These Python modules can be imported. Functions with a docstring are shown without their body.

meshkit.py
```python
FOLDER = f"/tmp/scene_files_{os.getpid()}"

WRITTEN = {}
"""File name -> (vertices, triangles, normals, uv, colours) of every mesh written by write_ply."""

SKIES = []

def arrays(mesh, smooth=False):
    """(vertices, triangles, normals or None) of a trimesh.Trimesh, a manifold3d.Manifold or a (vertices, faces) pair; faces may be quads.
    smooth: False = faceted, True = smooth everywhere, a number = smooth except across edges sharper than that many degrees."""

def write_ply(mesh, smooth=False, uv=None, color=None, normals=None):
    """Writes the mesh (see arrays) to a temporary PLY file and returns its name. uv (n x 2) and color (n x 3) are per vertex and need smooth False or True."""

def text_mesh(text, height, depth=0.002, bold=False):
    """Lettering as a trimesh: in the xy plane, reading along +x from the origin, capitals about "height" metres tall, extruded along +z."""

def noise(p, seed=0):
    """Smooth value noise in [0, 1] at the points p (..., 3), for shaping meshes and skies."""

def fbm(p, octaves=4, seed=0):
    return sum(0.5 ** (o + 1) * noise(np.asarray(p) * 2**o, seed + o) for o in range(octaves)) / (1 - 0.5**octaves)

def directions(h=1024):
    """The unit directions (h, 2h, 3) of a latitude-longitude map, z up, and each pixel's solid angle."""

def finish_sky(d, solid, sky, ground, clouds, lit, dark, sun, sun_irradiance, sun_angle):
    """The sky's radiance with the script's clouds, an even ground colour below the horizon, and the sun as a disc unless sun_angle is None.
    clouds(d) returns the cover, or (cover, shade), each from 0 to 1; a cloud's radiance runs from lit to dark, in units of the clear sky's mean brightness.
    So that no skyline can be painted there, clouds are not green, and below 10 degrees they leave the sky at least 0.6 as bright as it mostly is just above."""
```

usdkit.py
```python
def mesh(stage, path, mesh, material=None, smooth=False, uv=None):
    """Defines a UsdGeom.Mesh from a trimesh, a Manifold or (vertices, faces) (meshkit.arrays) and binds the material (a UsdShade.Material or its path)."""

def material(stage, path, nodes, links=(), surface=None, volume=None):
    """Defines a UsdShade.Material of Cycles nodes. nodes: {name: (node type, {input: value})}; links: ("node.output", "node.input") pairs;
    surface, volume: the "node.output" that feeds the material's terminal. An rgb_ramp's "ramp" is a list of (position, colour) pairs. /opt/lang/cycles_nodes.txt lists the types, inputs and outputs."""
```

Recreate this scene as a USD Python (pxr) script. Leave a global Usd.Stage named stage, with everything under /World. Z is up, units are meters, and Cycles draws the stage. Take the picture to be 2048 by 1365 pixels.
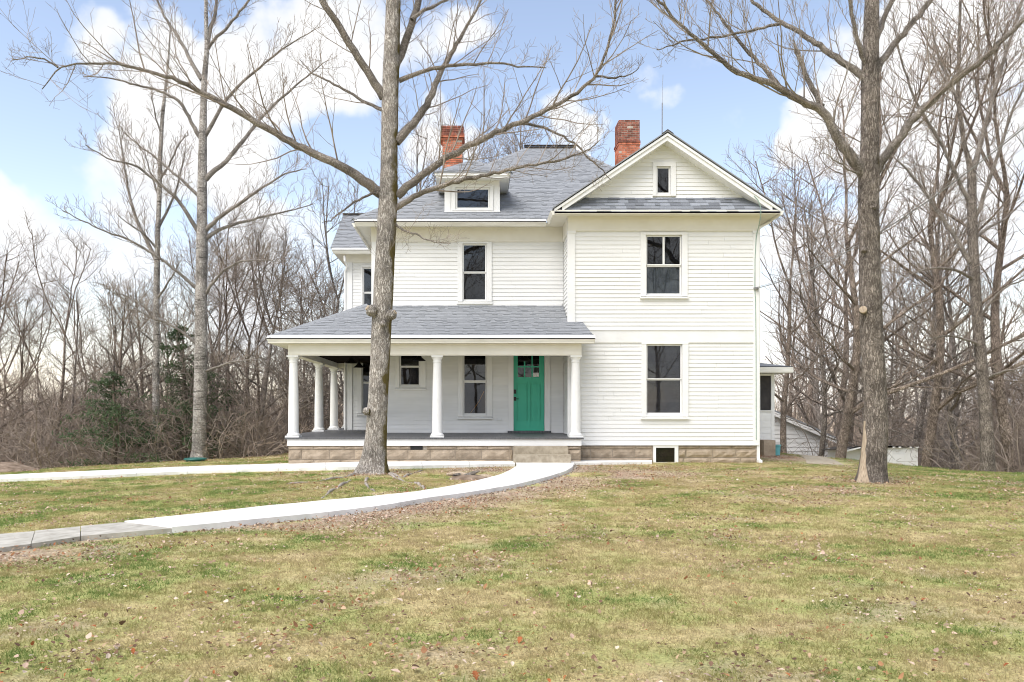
import math, random
import numpy as np, trimesh, shapely
from shapely.geometry import Polygon, box as sbox
from shapely.ops import unary_union
import usdkit, meshkit
from pxr import Usd, UsdGeom, UsdLux, UsdShade, Gf, Sdf, Vt

stage = Usd.Stage.CreateInMemory()
UsdGeom.Xform.Define(stage, '/World')

# ------------------------------------------------------------------ camera, sky, sun, exposure
FX, CX, CY, CZ = 1553.0, 952.0, 824.0, 1.43
cam = UsdGeom.Camera.Define(stage, '/World/camera')
cam.CreateFocalLengthAttr(27.299); cam.CreateHorizontalApertureAttr(36.0)
cam.CreateHorizontalApertureOffsetAttr(1.2656); cam.CreateVerticalApertureOffsetAttr(2.487)
cam.AddTranslateOp().Set(Gf.Vec3d(0, 0, CZ)); cam.AddRotateXOp().Set(90)
cam.CreateExposureAttr(1.30)

SUN = np.array([-0.46, -0.46, 0.95]); SUN /= np.linalg.norm(SUN)
SUN_EL, SUN_ROT = math.asin(SUN[2]), math.atan2(SUN[0], SUN[1])
sun = UsdLux.DistantLight.Define(stage, '/World/sun')
sun.CreateIntensityAttr(0.55); sun.CreateNormalizeAttr(True); sun.CreateAngleAttr(50)
sun.CreateColorAttr(Gf.Vec3f(1, .97, .925))
sun.AddTransformOp().Set(Gf.Matrix4d().SetRotate(Gf.Rotation(Gf.Vec3d(0, 0, 1), Gf.Vec3d(*map(float, SUN)))))

def sky_material():
    # clouds as lumps in direction space: (px, py, radius in px, weight); the sky beyond the frame goes on with the same noise
    blobs = [(175, 45, 65, .8), (300, 130, 110, 1.), (440, 210, 150, 1.1), (560, 100, 130, 1.), (690, 60, 120, .9), (300, 260, 80, .7), (260, 345, 95, 1.), (430, 340, 95, .9),
             (880, 90, 90, .75), (960, 60, 60, .6), (880, 275, 65, 1.1), (830, 310, 50, .8), (1150, 245, 58, 1.05), (1195, 255, 42, .8), (1275, 145, 40, .55), (1310, 190, 26, .45),
             (1720, 110, 120, 1.), (1850, 130, 150, 1.2), (1990, 60, 130, 1.1), (1690, 240, 110, 1.15), (1830, 300, 120, 1.), (1980, 300, 90, .8), (1600, 230, 60, .8), (1580, 305, 40, .6),
             (60, 480, 110, .8), (250, 500, 100, .8), (560, 560, 150, .7), (500, 470, 70, .5), (1650, 560, 140, .8), (1930, 470, 120, .9), (20, 390, 50, .5), (1540, 480, 60, .6)]
    nodes = {"t": ("texture_coordinate", {}), "sep": ("separate_xyz", {}),
             "wv": ("noise_texture", {"scale": 7.0, "detail": 4.0, "roughness": .55}), "wsub": ("vector_math", {"vector2": (.5, .5, .5), "math_type": "subtract"}),
             "wsc": ("vector_math", {"math_type": "scale", "scale": .13}), "wadd": ("vector_math", {"math_type": "add"}), "wn": ("vector_math", {"math_type": "normalize"}),
             "n": ("noise_texture", {"scale": 5.5, "detail": 8.0, "roughness": .58, "lacunarity": 2.1}),
             "n2": ("noise_texture", {"scale": 3.0, "detail": 6.0, "roughness": .6}),
             "sky": ("sky_texture", {"sky_type": "single_scattering", "sun_disc": False, "sun_elevation": SUN_EL, "sun_rotation": SUN_ROT, "air_density": 1.0, "aerosol_density": .6})}
    links = [("t.generated", "sep.vector"), ("t.generated", "wv.vector"), ("wv.color", "wsub.vector1"), ("wsub.vector", "wsc.vector1"), ("t.generated", "wadd.vector1"), ("wsc.vector", "wadd.vector2"),
             ("wadd.vector", "wn.vector1"), ("t.generated", "n.vector"), ("t.generated", "n2.vector")]
    last = None
    for i, (px, py, r, w) in enumerate(blobs):
        d = np.array([(px - CX) / FX, 1.0, (CY - py) / FX]); L = np.linalg.norm(d); d /= L
        ang = r * 1.27 / FX / L
        nodes[f"d{i}"] = ("vector_math", {"math_type": "dot_product", "vector2": tuple(d)})
        nodes[f"m{i}"] = ("map_range", {"range_type": "smoothstep", "from_min": math.cos(ang), "from_max": 1.0, "to_min": 0.0, "to_max": w * .75, "clamp": True})
        links += [("wn.vector", f"d{i}.vector1"), (f"d{i}.value", f"m{i}.value")]
        if last is None: last = f"m{i}.result"
        else:
            nodes[f"a{i}"] = ("math", {"math_type": "add"}); links += [(last, f"a{i}.value1"), (f"m{i}.result", f"a{i}.value2")]; last = f"a{i}.value"
    nodes |= {"front": ("map_range", {"range_type": "smoothstep", "from_min": .25, "from_max": .6, "to_min": 1.0, "to_max": 0.0, "clamp": True}),
              "amb": ("map_range", {"from_min": .40, "from_max": .62, "to_min": 0.0, "to_max": .75, "clamp": True}), "ambm": ("math", {"math_type": "multiply"}),
              "low": ("map_range", {"range_type": "smoothstep", "from_min": .02, "from_max": .24, "to_min": .30, "to_max": 0.0, "clamp": True}),
              "s1": ("math", {"math_type": "add"}), "s2": ("math", {"math_type": "add"}),
              "nn": ("map_range", {"from_min": .3, "from_max": .7, "to_min": -.44, "to_max": .44, "clamp": False}), "s3": ("math", {"math_type": "add"}),
              "cov": ("map_range", {"range_type": "smoothstep", "from_min": .22, "from_max": .70, "to_min": 0.0, "to_max": .97, "clamp": True}),
              "shade": ("rgb_ramp", {"ramp": [(0, (4.6, 4.8, 5.2)), (.40, (4.3, 4.4, 4.6)), (.7, (4.0, 4.05, 4.15)), (1, (4.6, 4.6, 4.6))]}),
              "tint": ("mix_color", {"blend_type": "multiply", "fac": 1.0, "b": (1.50, 1.24, 1.07), "use_clamp": False}),
              "hz": ("map_range", {"range_type": "smoothstep", "from_min": 0.0, "from_max": .26, "to_min": .62, "to_max": 0.0, "clamp": True}),
              "hmix": ("mix_color", {"b": (4.25, 4.15, 4.0), "use_clamp": False}),
              "mix": ("mix_color", {"use_clamp": False}), "bg": ("background_shader", {"strength": .10})}
    links += [("sep.y", "front.value"), ("n2.fac", "amb.value"), ("amb.result", "ambm.value1"), ("front.result", "ambm.value2"), (last, "s1.value1"), ("ambm.value", "s1.value2"),
              ("sep.z", "low.value"), ("low.result", "s2.value1"), ("s1.value", "s2.value2"), ("n.fac", "nn.value"), ("nn.result", "s3.value1"), ("s2.value", "s3.value2"), ("s3.value", "cov.value"),
              ("s3.value", "shade.fac"), ("sky.color", "tint.a"), ("sep.z", "hz.value"), ("hz.result", "hmix.fac"), ("tint.result", "hmix.a"), ("hmix.result", "mix.a"), ("shade.color", "mix.b"), ("cov.result", "mix.fac"), ("mix.result", "bg.color")]
    return usdkit.material(stage, '/World/Looks/sky_air', nodes, links, surface="bg.background")
sky = UsdLux.DomeLight.Define(stage, '/World/sky')
UsdShade.MaterialBindingAPI.Apply(sky.GetPrim()).Bind(sky_material())

# ------------------------------------------------------------------ helpers
def ax(px, Y): return (px - CX) / FX * Y
def az(py, Y): return CZ + (CY - py) / FX * Y
def at(px, py, Y): return np.array([ax(px, Y), Y, az(py, Y)])

class MB:
    def __init__(s): s.v, s.f, s.n = [], [], 0
    def add(s, v, f):
        v = np.asarray(v, float).reshape(-1, 3); f = np.asarray(f, int)
        if f.shape[1] == 4: f = np.vstack([f[:, [0, 1, 2]], f[:, [0, 2, 3]]])
        s.v.append(v); s.f.append(f + s.n); s.n += len(v); return s
    def hexa(s, p):   # 8 points: bottom ring (4, ccw seen from above) then top ring
        return s.add(p, [[3, 2, 1, 0], [4, 5, 6, 7], [0, 1, 5, 4], [1, 2, 6, 5], [2, 3, 7, 6], [3, 0, 4, 7]])
    def box(s, x0, x1, y0, y1, z0, z1):
        return s.hexa([[x0, y0, z0], [x1, y0, z0], [x1, y1, z0], [x0, y1, z0], [x0, y0, z1], [x1, y0, z1], [x1, y1, z1], [x0, y1, z1]])
    def slab(s, poly, normal_off):     # convex polygon (n,3), thickened by the offset vector
        p = np.asarray(poly, float); n = len(p); q = p + np.asarray(normal_off, float)
        f = [[0, i, i + 1] for i in range(1, n - 1)] + [[n, n + i + 1, n + i] for i in range(1, n - 1)]
        for i in range(n):
            j = (i + 1) % n; f += [[i, n + i, n + j], [i, n + j, j]]
        return s.add(np.vstack([p, q]), f)
    def platexz(s, geom, y0, y1):      # shapely polygon in (x, z), between y0 (front) and y1
        for g in getattr(geom, 'geoms', [geom]):
            if g.is_empty or g.area < 1e-6: continue
            m = trimesh.creation.extrude_polygon(g, y1 - y0, engine='earcut')
            v = np.array(m.vertices); s.add(np.stack([v[:, 0], y0 + v[:, 2], v[:, 1]], 1), np.array(m.faces)[:, ::-1])
        return s
    def tube(s, pts, rad, sides=6, cap=False):
        p = np.asarray(pts, float); n = len(p); rad = np.broadcast_to(np.asarray(rad, float), (n,))
        t = np.empty_like(p); t[1:-1] = p[2:] - p[:-2]; t[0] = p[1] - p[0]; t[-1] = p[-1] - p[-2]
        t /= np.maximum(np.linalg.norm(t, axis=1, keepdims=True), 1e-9)
        m = t.mean(0); ref = np.eye(3)[np.argmin(np.abs(m))]
        a = np.cross(t, ref); a /= np.maximum(np.linalg.norm(a, axis=1, keepdims=True), 1e-9); b = np.cross(t, a)
        th = np.arange(sides) * 2 * math.pi / sides
        v = p[:, None] + rad[:, None, None] * (np.cos(th)[None, :, None] * a[:, None] + np.sin(th)[None, :, None] * b[:, None])
        f = TUBEF(n, sides)
        s.add(v.reshape(-1, 3), f)
        if cap:
            for e, rev in ((0, False), (n - 1, True)):
                base = s.n - n * sides + e * sides
                ff = np.array([[base, base + i, base + i + 1] for i in range(1, sides - 1)])
                s.f.append(ff[:, ::-1] if rev else ff)
        return s
    def lathe(s, prof, c, sides=24):
        prof = np.asarray(prof, float); th = np.arange(sides) * 2 * math.pi / sides
        v = np.stack([c[0] + prof[:, :1] * np.cos(th), c[1] + prof[:, :1] * np.sin(th), c[2] + prof[:, 1:] + 0 * th], -1)
        return s.add(v.reshape(-1, 3), TUBEF(len(prof), sides))
    def arrays(s): return np.vstack(s.v), np.vstack(s.f)
_tf = {}
def TUBEF(n, k):
    if (n, k) not in _tf:
        i, j = np.meshgrid(np.arange(n - 1), np.arange(k), indexing='ij'); i = i.ravel(); j = j.ravel(); j2 = (j + 1) % k
        q = np.stack([i * k + j, i * k + j2, (i + 1) * k + j2, (i + 1) * k + j], 1)
        _tf[n, k] = np.vstack([q[:, [0, 1, 2]], q[:, [0, 2, 3]]])
    return _tf[n, k]

_names = {}
def numbered(parent, name):
    k = _names.get((parent, name), 0); _names[parent, name] = k + 1
    return f"{parent}/{name}" if k == 0 else f"{parent}/{name}_{k:03d}"
class H:
    def __init__(s, path, origin): s.path, s.o = path, np.asarray(origin, float)
def tag(prim, **kw):
    for k, v in kw.items():
        if v: prim.SetCustomDataByKey(k, v)
def thing(name, label, category, origin, group=None, kind=None):
    p = numbered('/World', name); x = UsdGeom.Xform.Define(stage, p)
    x.AddTranslateOp().Set(Gf.Vec3d(*map(float, origin))); x.AddRotateZOp().Set(0.0); x.AddScaleOp().Set(Gf.Vec3f(1, 1, 1))
    tag(x.GetPrim(), label=label, category=category, group=group, kind=kind)
    return H(p, origin)
def part(h, name, mb, mat, label=None, smooth=False, kind=None):
    v, f = mb.arrays() if isinstance(mb, MB) else mb
    p = numbered(h.path, name)
    m = usdkit.mesh(stage, p, (v - h.o, f), mat, smooth=smooth)
    tag(m.GetPrim(), label=label, kind=kind)
    return H(p, h.o)
def single(name, mb, mat, label=None, category=None, group=None, kind=None, smooth=False):
    v, f = mb.arrays() if isinstance(mb, MB) else mb
    p = numbered('/World', name); m = usdkit.mesh(stage, p, (v, f), mat, smooth=smooth)
    tag(m.GetPrim(), label=label, category=category, group=group, kind=kind); return m
def copy_of(src, name, label, category, loc, rot, scale, group=None):
    p = numbered('/World', name); x = UsdGeom.Xform.Define(stage, p)
    x.GetPrim().GetReferences().AddInternalReference(src.path); x.GetPrim().SetInstanceable(True)
    ops = x.GetOrderedXformOps(); ops[0].Set(Gf.Vec3d(*map(float, loc))); ops[1].Set(float(rot)); ops[2].Set(Gf.Vec3f(*map(float, scale)))
    tag(x.GetPrim(), label=label, category=category, group=group)
def instancer(name, protos, mats, pos, quat, scale, idx, label, category=None, kind='stuff'):
    p = numbered('/World', name); pi = UsdGeom.PointInstancer.Define(stage, p)
    for k, ((v, f), m) in enumerate(zip(protos, mats)):
        mm = usdkit.mesh(stage, f"{p}/piece_{k:03d}" if k else f"{p}/piece", (v, f), m)
        pi.CreatePrototypesRel().AddTarget(mm.GetPath())
    pi.CreatePositionsAttr(Vt.Vec3fArray.FromNumpy(np.asarray(pos, np.float32)))
    q = np.asarray(quat, np.float32)   # w,x,y,z
    pi.CreateOrientationsAttr(Vt.QuathArray([Gf.Quath(float(a), float(b), float(c), float(d)) for a, b, c, d in q]))
    pi.CreateScalesAttr(Vt.Vec3fArray.FromNumpy(np.asarray(scale, np.float32)))
    pi.CreateProtoIndicesAttr(Vt.IntArray.FromNumpy(np.asarray(idx, np.int32)))
    tag(pi.GetPrim(), label=label, category=category, kind=kind)
def qmul(a, b):
    w1, x1, y1, z1 = a.T; w2, x2, y2, z2 = b.T
    return np.stack([w1*w2-x1*x2-y1*y2-z1*z2, w1*x2+x1*w2+y1*z2-z1*y2, w1*y2-x1*z2+y1*w2+z1*x2, w1*z2+x1*y2-y1*x2+z1*w2], 1)
def qaxis(axis, ang):
    ang = np.asarray(ang); s = np.sin(ang / 2); return np.stack([np.cos(ang / 2), s * axis[0], s * axis[1], s * axis[2]], 1)

# ------------------------------------------------------------------ materials
def mat(name, nodes, links, surface="p.BSDF"): return usdkit.material(stage, f'/World/Looks/{name}', nodes, links, surface=surface)
def noisy(name, c1, c2, scale=6.0, rough=.6, stretch=(1, 1, 1), bump=0.0, bscale=40.0, bdist=.01, rnd=0.0, island=0.0, detail=5.0, spec=.35, lo=.35, hi=.65):
    """two colours mixed by noise; rnd varies the tone per object, island per loose piece"""
    n = {"g": ("texture_coordinate", {}), "mp": ("mapping", {"scale": stretch}), "n": ("noise_texture", {"scale": scale, "detail": detail, "roughness": .6}),
         "r": ("rgb_ramp", {"ramp": [(0, c1), (lo, c1), (hi, c2), (1, c2)]}), "p": ("principled_bsdf", {"roughness": rough, "specular_ior_level": spec})}
    l = [("g.object", "mp.vector"), ("mp.vector", "n.vector"), ("n.fac", "r.fac")]
    col = "r.color"
    for key, amt, src in (("o", rnd, ("object_info", "random")), ("i", island, ("geometry", "random_per_island"))):
        if amt:
            n |= {key + "x": (src[0], {}), key + "m": ("map_range", {"to_min": 1 - amt, "to_max": 1 + amt, "clamp": False}), key + "h": ("hsv", {})}
            l += [(f"{key}x.{src[1]}", key + "m.value"), (key + "m.result", key + "h.value"), (col, key + "h.color")]; col = key + "h.color"
    l.append((col, "p.base_color"))
    if bump:
        n |= {"bn": ("noise_texture", {"scale": bscale, "detail": 6.0, "roughness": .65}), "b": ("bump", {"strength": bump, "distance": bdist})}
        l += [("mp.vector", "bn.vector"), ("bn.fac", "b.height"), ("b.normal", "p.normal")]
    return mat(name, n, l)
M = {}
M['siding'] = noisy('white_siding_paint', (.69, .692, .682), (.755, .755, .745), scale=1.3, rough=.45, stretch=(.5, .5, 5), bump=.12, bscale=30, bdist=.004, rnd=.012)
M['trim'] = noisy('white_trim_paint', (.70, .70, .685), (.75, .75, .74), scale=2.0, rough=.4, bump=.08, bscale=25, bdist=.004)
M['warm'] = noisy('trim_paint_warm_bounce', (.68, .655, .585), (.73, .71, .65), scale=2.0, rough=.45, bump=.08, bscale=25, bdist=.004)  # white trim with warm light bounced off the grass mixed into the colour
M['cream'] = noisy('weathered_gutter_paint', (.60, .58, .52), (.76, .75, .71), scale=3.0, rough=.5, stretch=(.4, 1, 2), bump=.1)
M['shingle'] = noisy('slate_grey_shingle', (.24, .252, .27), (.35, .362, .38), scale=60, rough=.9, island=.20, detail=3, bump=.5, bscale=160, bdist=.003, spec=.2)
M['shingle_obj'] = noisy('slate_grey_single_shingle', (.145, .157, .18), (.245, .26, .285), scale=60, rough=.9, rnd=.30, detail=3, bump=.5, bscale=160, bdist=.003, spec=.2)
M['stone'] = noisy('tan_rockface_stone', (.27, .215, .155), (.39, .318, .24), scale=5, rough=.9, bump=.8, bscale=22, bdist=.02, rnd=.10, spec=.2)
M['mortar'] = noisy('pale_mortar', (.34, .30, .25), (.46, .41, .34), scale=12, rough=.95, spec=.2)
M['step'] = noisy('old_tan_concrete', (.27, .23, .17), (.40, .35, .27), scale=7, rough=.9, bump=.4, bscale=60, bdist=.006, spec=.2)
M['brick'] = noisy('red_brick', (.34, .10, .055), (.52, .19, .11), scale=9, rough=.9, rnd=.30, bump=.6, bscale=45, bdist=.006, spec=.2)
M['brick_sooty'] = noisy('sooty_red_brick', (.13, .06, .045), (.30, .105, .07), scale=9, rough=.9, rnd=.35, bump=.6, bscale=45, bdist=.006, spec=.2)
M['teal'] = noisy('teal_door_paint', (.045, .40, .26), (.055, .43, .28), scale=3, rough=.42)
M['black'] = noisy('black_metal', (.012, .012, .013), (.02, .02, .02), scale=5, rough=.4)
M['floor'] = noisy('grey_porch_paint', (.062, .062, .066), (.12, .12, .125), scale=4, rough=.5, stretch=(8, .5, 1), bump=.2)
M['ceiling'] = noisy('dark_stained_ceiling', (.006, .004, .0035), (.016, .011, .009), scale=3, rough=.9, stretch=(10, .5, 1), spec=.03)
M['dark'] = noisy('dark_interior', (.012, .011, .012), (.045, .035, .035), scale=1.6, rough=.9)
M['curtain'] = noisy('grey_blue_sky_sheen', (.16, .18, .20), (.27, .30, .32), scale=4, rough=.9)  # colour of reflected sky, put on a sheet behind the glass
M['root'] = noisy('weathered_root', (.19, .165, .14), (.33, .295, .26), scale=8, rough=.9, bump=.5, bscale=30)
M['screen'] = noisy('dark_insect_screen', (.03, .028, .028), (.055, .05, .05), scale=3, rough=.8)
M['blind'] = noisy('dusky_blind', (.26, .225, .22), (.36, .32, .31), scale=3, rough=.6)
M['paper'] = noisy('printed_notice', (.35, .35, .35), (.8, .8, .8), scale=55, rough=.8, lo=.40, hi=.46)
M['wire'] = noisy('grey_cable', (.14, .14, .14), (.26, .26, .26), scale=30, rough=.5)
M['wire_green'] = noisy('green_cable', (.17, .27, .22), (.3, .38, .33), scale=20, rough=.5)
M['yellow'] = noisy('orange_extension_lead', (.6, .22, .03), (.7, .3, .05), scale=20, rough=.5)
M['lid'] = noisy('green_plastic_lid', (.012, .085, .075), (.02, .12, .10), scale=9, rough=.5)
M['tealbin'] = noisy('teal_plastic', (.10, .33, .36), (.14, .40, .42), scale=9, rough=.5)
M['newcon'] = noisy('new_pale_concrete', (.56, .55, .53), (.72, .71, .69), scale=2.6, rnd=.035, rough=.85, bump=.25, bscale=90, bdist=.003, spec=.25, detail=8)
M['oldcon'] = noisy('weathered_grey_concrete', (.27, .255, .22), (.42, .40, .355), scale=5, rough=.9, bump=.5, bscale=80, bdist=.005, spec=.2, detail=8)
M['gutterdark'] = noisy('dark_gap', (.03, .025, .02), (.07, .06, .05), scale=8, rough=.9)
M['wound'] = noisy('bare_wood', (.24, .185, .13), (.42, .345, .26), scale=9, rough=.85, stretch=(6, 6, .8), bump=.4)
M['mud'] = noisy('brown_earth', (.12, .085, .06), (.26, .20, .15), scale=5, rough=.95, bump=.8, bscale=18, bdist=.03, spec=.15)
def bark(name, c1, c2, c3, vs=(18, 18, 3.6), moss=0.0, side=None, ring=0.0):
    """plates between dark interlacing cracks, blotched at a larger scale"""
    n = {"g": ("texture_coordinate", {}), "dn": ("noise_texture", {"scale": 7.0, "detail": 5.0, "roughness": .65}), "ds": ("vector_math", {"math_type": "subtract", "vector2": (.5, .5, .5)}), "dm": ("vector_math", {"math_type": "scale", "scale": .17}), "da": ("vector_math", {"math_type": "add"}),
         "mp": ("mapping", {"scale": vs}), "vo": ("voronoi_texture", {"feature": "distance_to_edge", "scale": 1.0, "randomness": 1.0}), "ck": ("map_range", {"range_type": "smoothstep", "from_min": .0, "from_max": .22, "to_min": .12, "to_max": 1.0, "clamp": True}),
         "n": ("noise_texture", {"scale": 1.6, "detail": 9.0, "roughness": .75}), "r": ("rgb_ramp", {"ramp": [(0, c1), (.36, c1), (.47, c2), (.66, c3), (1, c3)]}), "cm": ("mix_color", {"a": c1}),
         "v": ("noise_texture", {"scale": 2.0, "detail": 8.0, "roughness": .70}), "vr": ("map_range", {"from_min": .34, "from_max": .66, "to_min": .50, "to_max": 1.36, "clamp": True}), "h": ("hsv", {}),
         "hb": ("math", {"math_type": "multiply_add", "value2": .5}), "p": ("principled_bsdf", {"roughness": .92, "specular_ior_level": .15}), "b": ("bump", {"strength": .9, "distance": .018})}
    l = [("g.object", "dn.vector"), ("dn.color", "ds.vector1"), ("ds.vector", "dm.vector1"), ("g.object", "da.vector1"), ("dm.vector", "da.vector2"), ("da.vector", "mp.vector"), ("mp.vector", "vo.vector"), ("vo.distance", "ck.value"),
         ("mp.vector", "n.vector"), ("n.fac", "r.fac"), ("ck.result", "cm.fac"), ("r.color", "cm.b"), ("g.object", "v.vector"), ("v.fac", "vr.value"), ("vr.result", "h.value"), ("cm.result", "h.color"), ("n.fac", "hb.value1"), ("ck.result", "hb.value3"), ("hb.value", "b.height"), ("b.normal", "p.normal")]
    col = "h.color"
    if ring:
        n |= {"rm": ("mapping", {"scale": (2.2, 2.2, 16)}), "rn": ("noise_texture", {"scale": 1.0, "detail": 3.0, "roughness": .55}), "rr": ("map_range", {"from_min": .60, "from_max": .66, "to_min": 0.0, "to_max": ring, "clamp": True}),
              "rc": ("mix_color", {"b": (.045, .036, .03)})}
        l += [("g.object", "rm.vector"), ("rm.vector", "rn.vector"), ("rn.fac", "rr.value"), ("rr.result", "rc.fac"), (col, "rc.a")]; col = "rc.result"
    if moss:
        n |= {"ge": ("geometry", {}), "dt": ("vector_math", {"math_type": "dot_product", "vector2": (.93, .3, .0)}), "ms": ("noise_texture", {"scale": 2.4, "detail": 5.0}), "ma": ("math", {"math_type": "multiply_add", "value2": 2.8, "value3": -1.45}),
              "mb": ("math", {"math_type": "add"}), "mr": ("map_range", {"from_min": .30, "from_max": .75, "to_min": 0.0, "to_max": moss, "clamp": True}), "mc": ("mix_color", {"b": (.11, .085, .022)})}
        l += [("ge.normal", "dt.vector1"), ("g.object", "ms.vector"), ("ms.fac", "ma.value1"), ("ma.value", "mb.value1"), ("dt.value", "mb.value2"), ("mb.value", "mr.value"), ("mr.result", "mc.fac"), (col, "mc.a")]; col = "mc.result"
    l.append((col, "p.base_color"))
    return mat(name, n, l)
M['bark1'] = bark('grey_furrowed_bark', (.17, .147, .125), (.42, .385, .345), (.64, .605, .56), vs=(28, 28, 3.4), moss=.95)
M['bark2'] = bark('brown_grey_bark', (.085, .07, .058), (.225, .193, .163), (.385, .345, .305), vs=(28, 28, 3.6), moss=.35)
M['bark3'] = bark('pale_birch_bark', (.17, .15, .132), (.48, .45, .415), (.70, .67, .63), vs=(26, 26, 9), ring=.75)
M['bark4'] = bark('woodland_bark', (.11, .092, .078), (.29, .252, .218), (.45, .408, .36), vs=(24, 24, 5))
M['bark5'] = bark('reddish_woodland_bark', (.105, .082, .065), (.275, .222, .18), (.42, .352, .295), vs=(24, 24, 5))
M['limb'] = bark('grey_limb_bark', (.12, .10, .083), (.31, .275, .237), (.50, .46, .415), vs=(40, 40, 18))
M['limbpale'] = bark('pale_limb_bark', (.17, .147, .127), (.38, .345, .31), (.56, .525, .48), vs=(40, 40, 18))
M['twig'] = noisy('brown_twig', (.15, .122, .10), (.30, .252, .21), scale=3, rough=.85, spec=.2)
M['twigpale'] = noisy('grey_twig', (.15, .122, .10), (.27, .235, .20), scale=2, rough=.85, spec=.2)
M['brush'] = noisy('brown_brush', (.155, .122, .098), (.31, .252, .205), scale=.9, rough=.9, spec=.15, rnd=.3)
M['redbrush'] = noisy('russet_leafy_brush', (.20, .075, .04), (.33, .16, .09), scale=2.5, rough=.9, spec=.15)
def leafmat(name, c1, c2, sc=3.0, trans=.3, world=False):
    return mat(name, {"g": ("geometry", {}), "o": ("object_info", {}), "n": ("noise_texture", {"scale": sc, "detail": 4.0}), "r": ("rgb_ramp", {"ramp": [(0, c1), (.35, c1), (.65, c2), (1, c2)]}),
        "om": ("map_range", {"to_min": .72, "to_max": 1.25}), "h": ("hsv", {}), "d": ("principled_bsdf", {"roughness": .75, "specular_ior_level": .2}), "t": ("translucent_bsdf", {}), "mx": ("mix_closure", {"fac": trans})},
        [("g.position", "n.vector"), ("n.fac", "r.fac"), ("o.random", "om.value"), ("om.result", "h.value"), ("r.color", "h.color"), ("h.color", "d.base_color"), ("h.color", "t.color"), ("d.BSDF", "mx.closure1"), ("t.BSDF", "mx.closure2")], surface="mx.closure")
M['needle'] = leafmat('evergreen_needles', (.055, .088, .045), (.11, .155, .075), sc=1.2)
# glass: reflection by angle over plain transparency
M['glass'] = mat('window_glass', {"f": ("fresnel", {"IOR": 1.50}), "gl": ("glossy_bsdf", {"roughness": .01, "color": (.95, .97, 1)}), "tr": ("transparent_bsdf", {"color": (.80, .82, .84)}), "mx": ("mix_closure", {}),
      "g": ("texture_coordinate", {}), "n": ("noise_texture", {"scale": 1.3, "detail": 2.0}), "b": ("bump", {"strength": .03, "distance": .02})},
      [("f.fac", "mx.fac"), ("tr.BSDF", "mx.closure1"), ("gl.BSDF", "mx.closure2"), ("g.object", "n.vector"), ("n.fac", "b.height"), ("b.normal", "gl.normal")], surface="mx.closure")

# ------------------------------------------------------------------ ground
def sstep(x, a, b): t = np.clip((x - a) / (b - a), 0, 1); return t * t * (3 - 2 * t)
def ground_z(x, y):
    x, y = np.asarray(x, float), np.asarray(y, float)
    z = -0.030 * np.maximum(0, -x - 3) - 0.045 * np.maximum(0, x - 9) * sstep(y, 8, 18)
    yc = np.where(x < -7, 27.5 + (x + 7) * .60, 29.0); yc = np.maximum(yc, 19)
    yc = yc + (21.5 - 29) * sstep(x, 11.2, 13.6)
    d = np.maximum(0, y - yc); z = z - 4.6 * (1 - np.exp(-d * .045))
    z = z - 1.5 * sstep(y, 45, 90) + 13.0 * sstep(y, 110, 330)
    z = z + .05 * (meshkit.fbm(np.stack([x * .25, y * .25, 0 * x], -1), 3, 5) - .5) * sstep(y, 3, 7)
    return z
def gpt(px, py):
    """where the view through that pixel meets the ground"""
    Y = np.linspace(3, 60, 6000); zz = az(py, Y); g = ground_z(ax(px, Y), Y)
    k = np.argmax(zz <= g); return np.array([ax(px, Y[k]), Y[k]])

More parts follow.
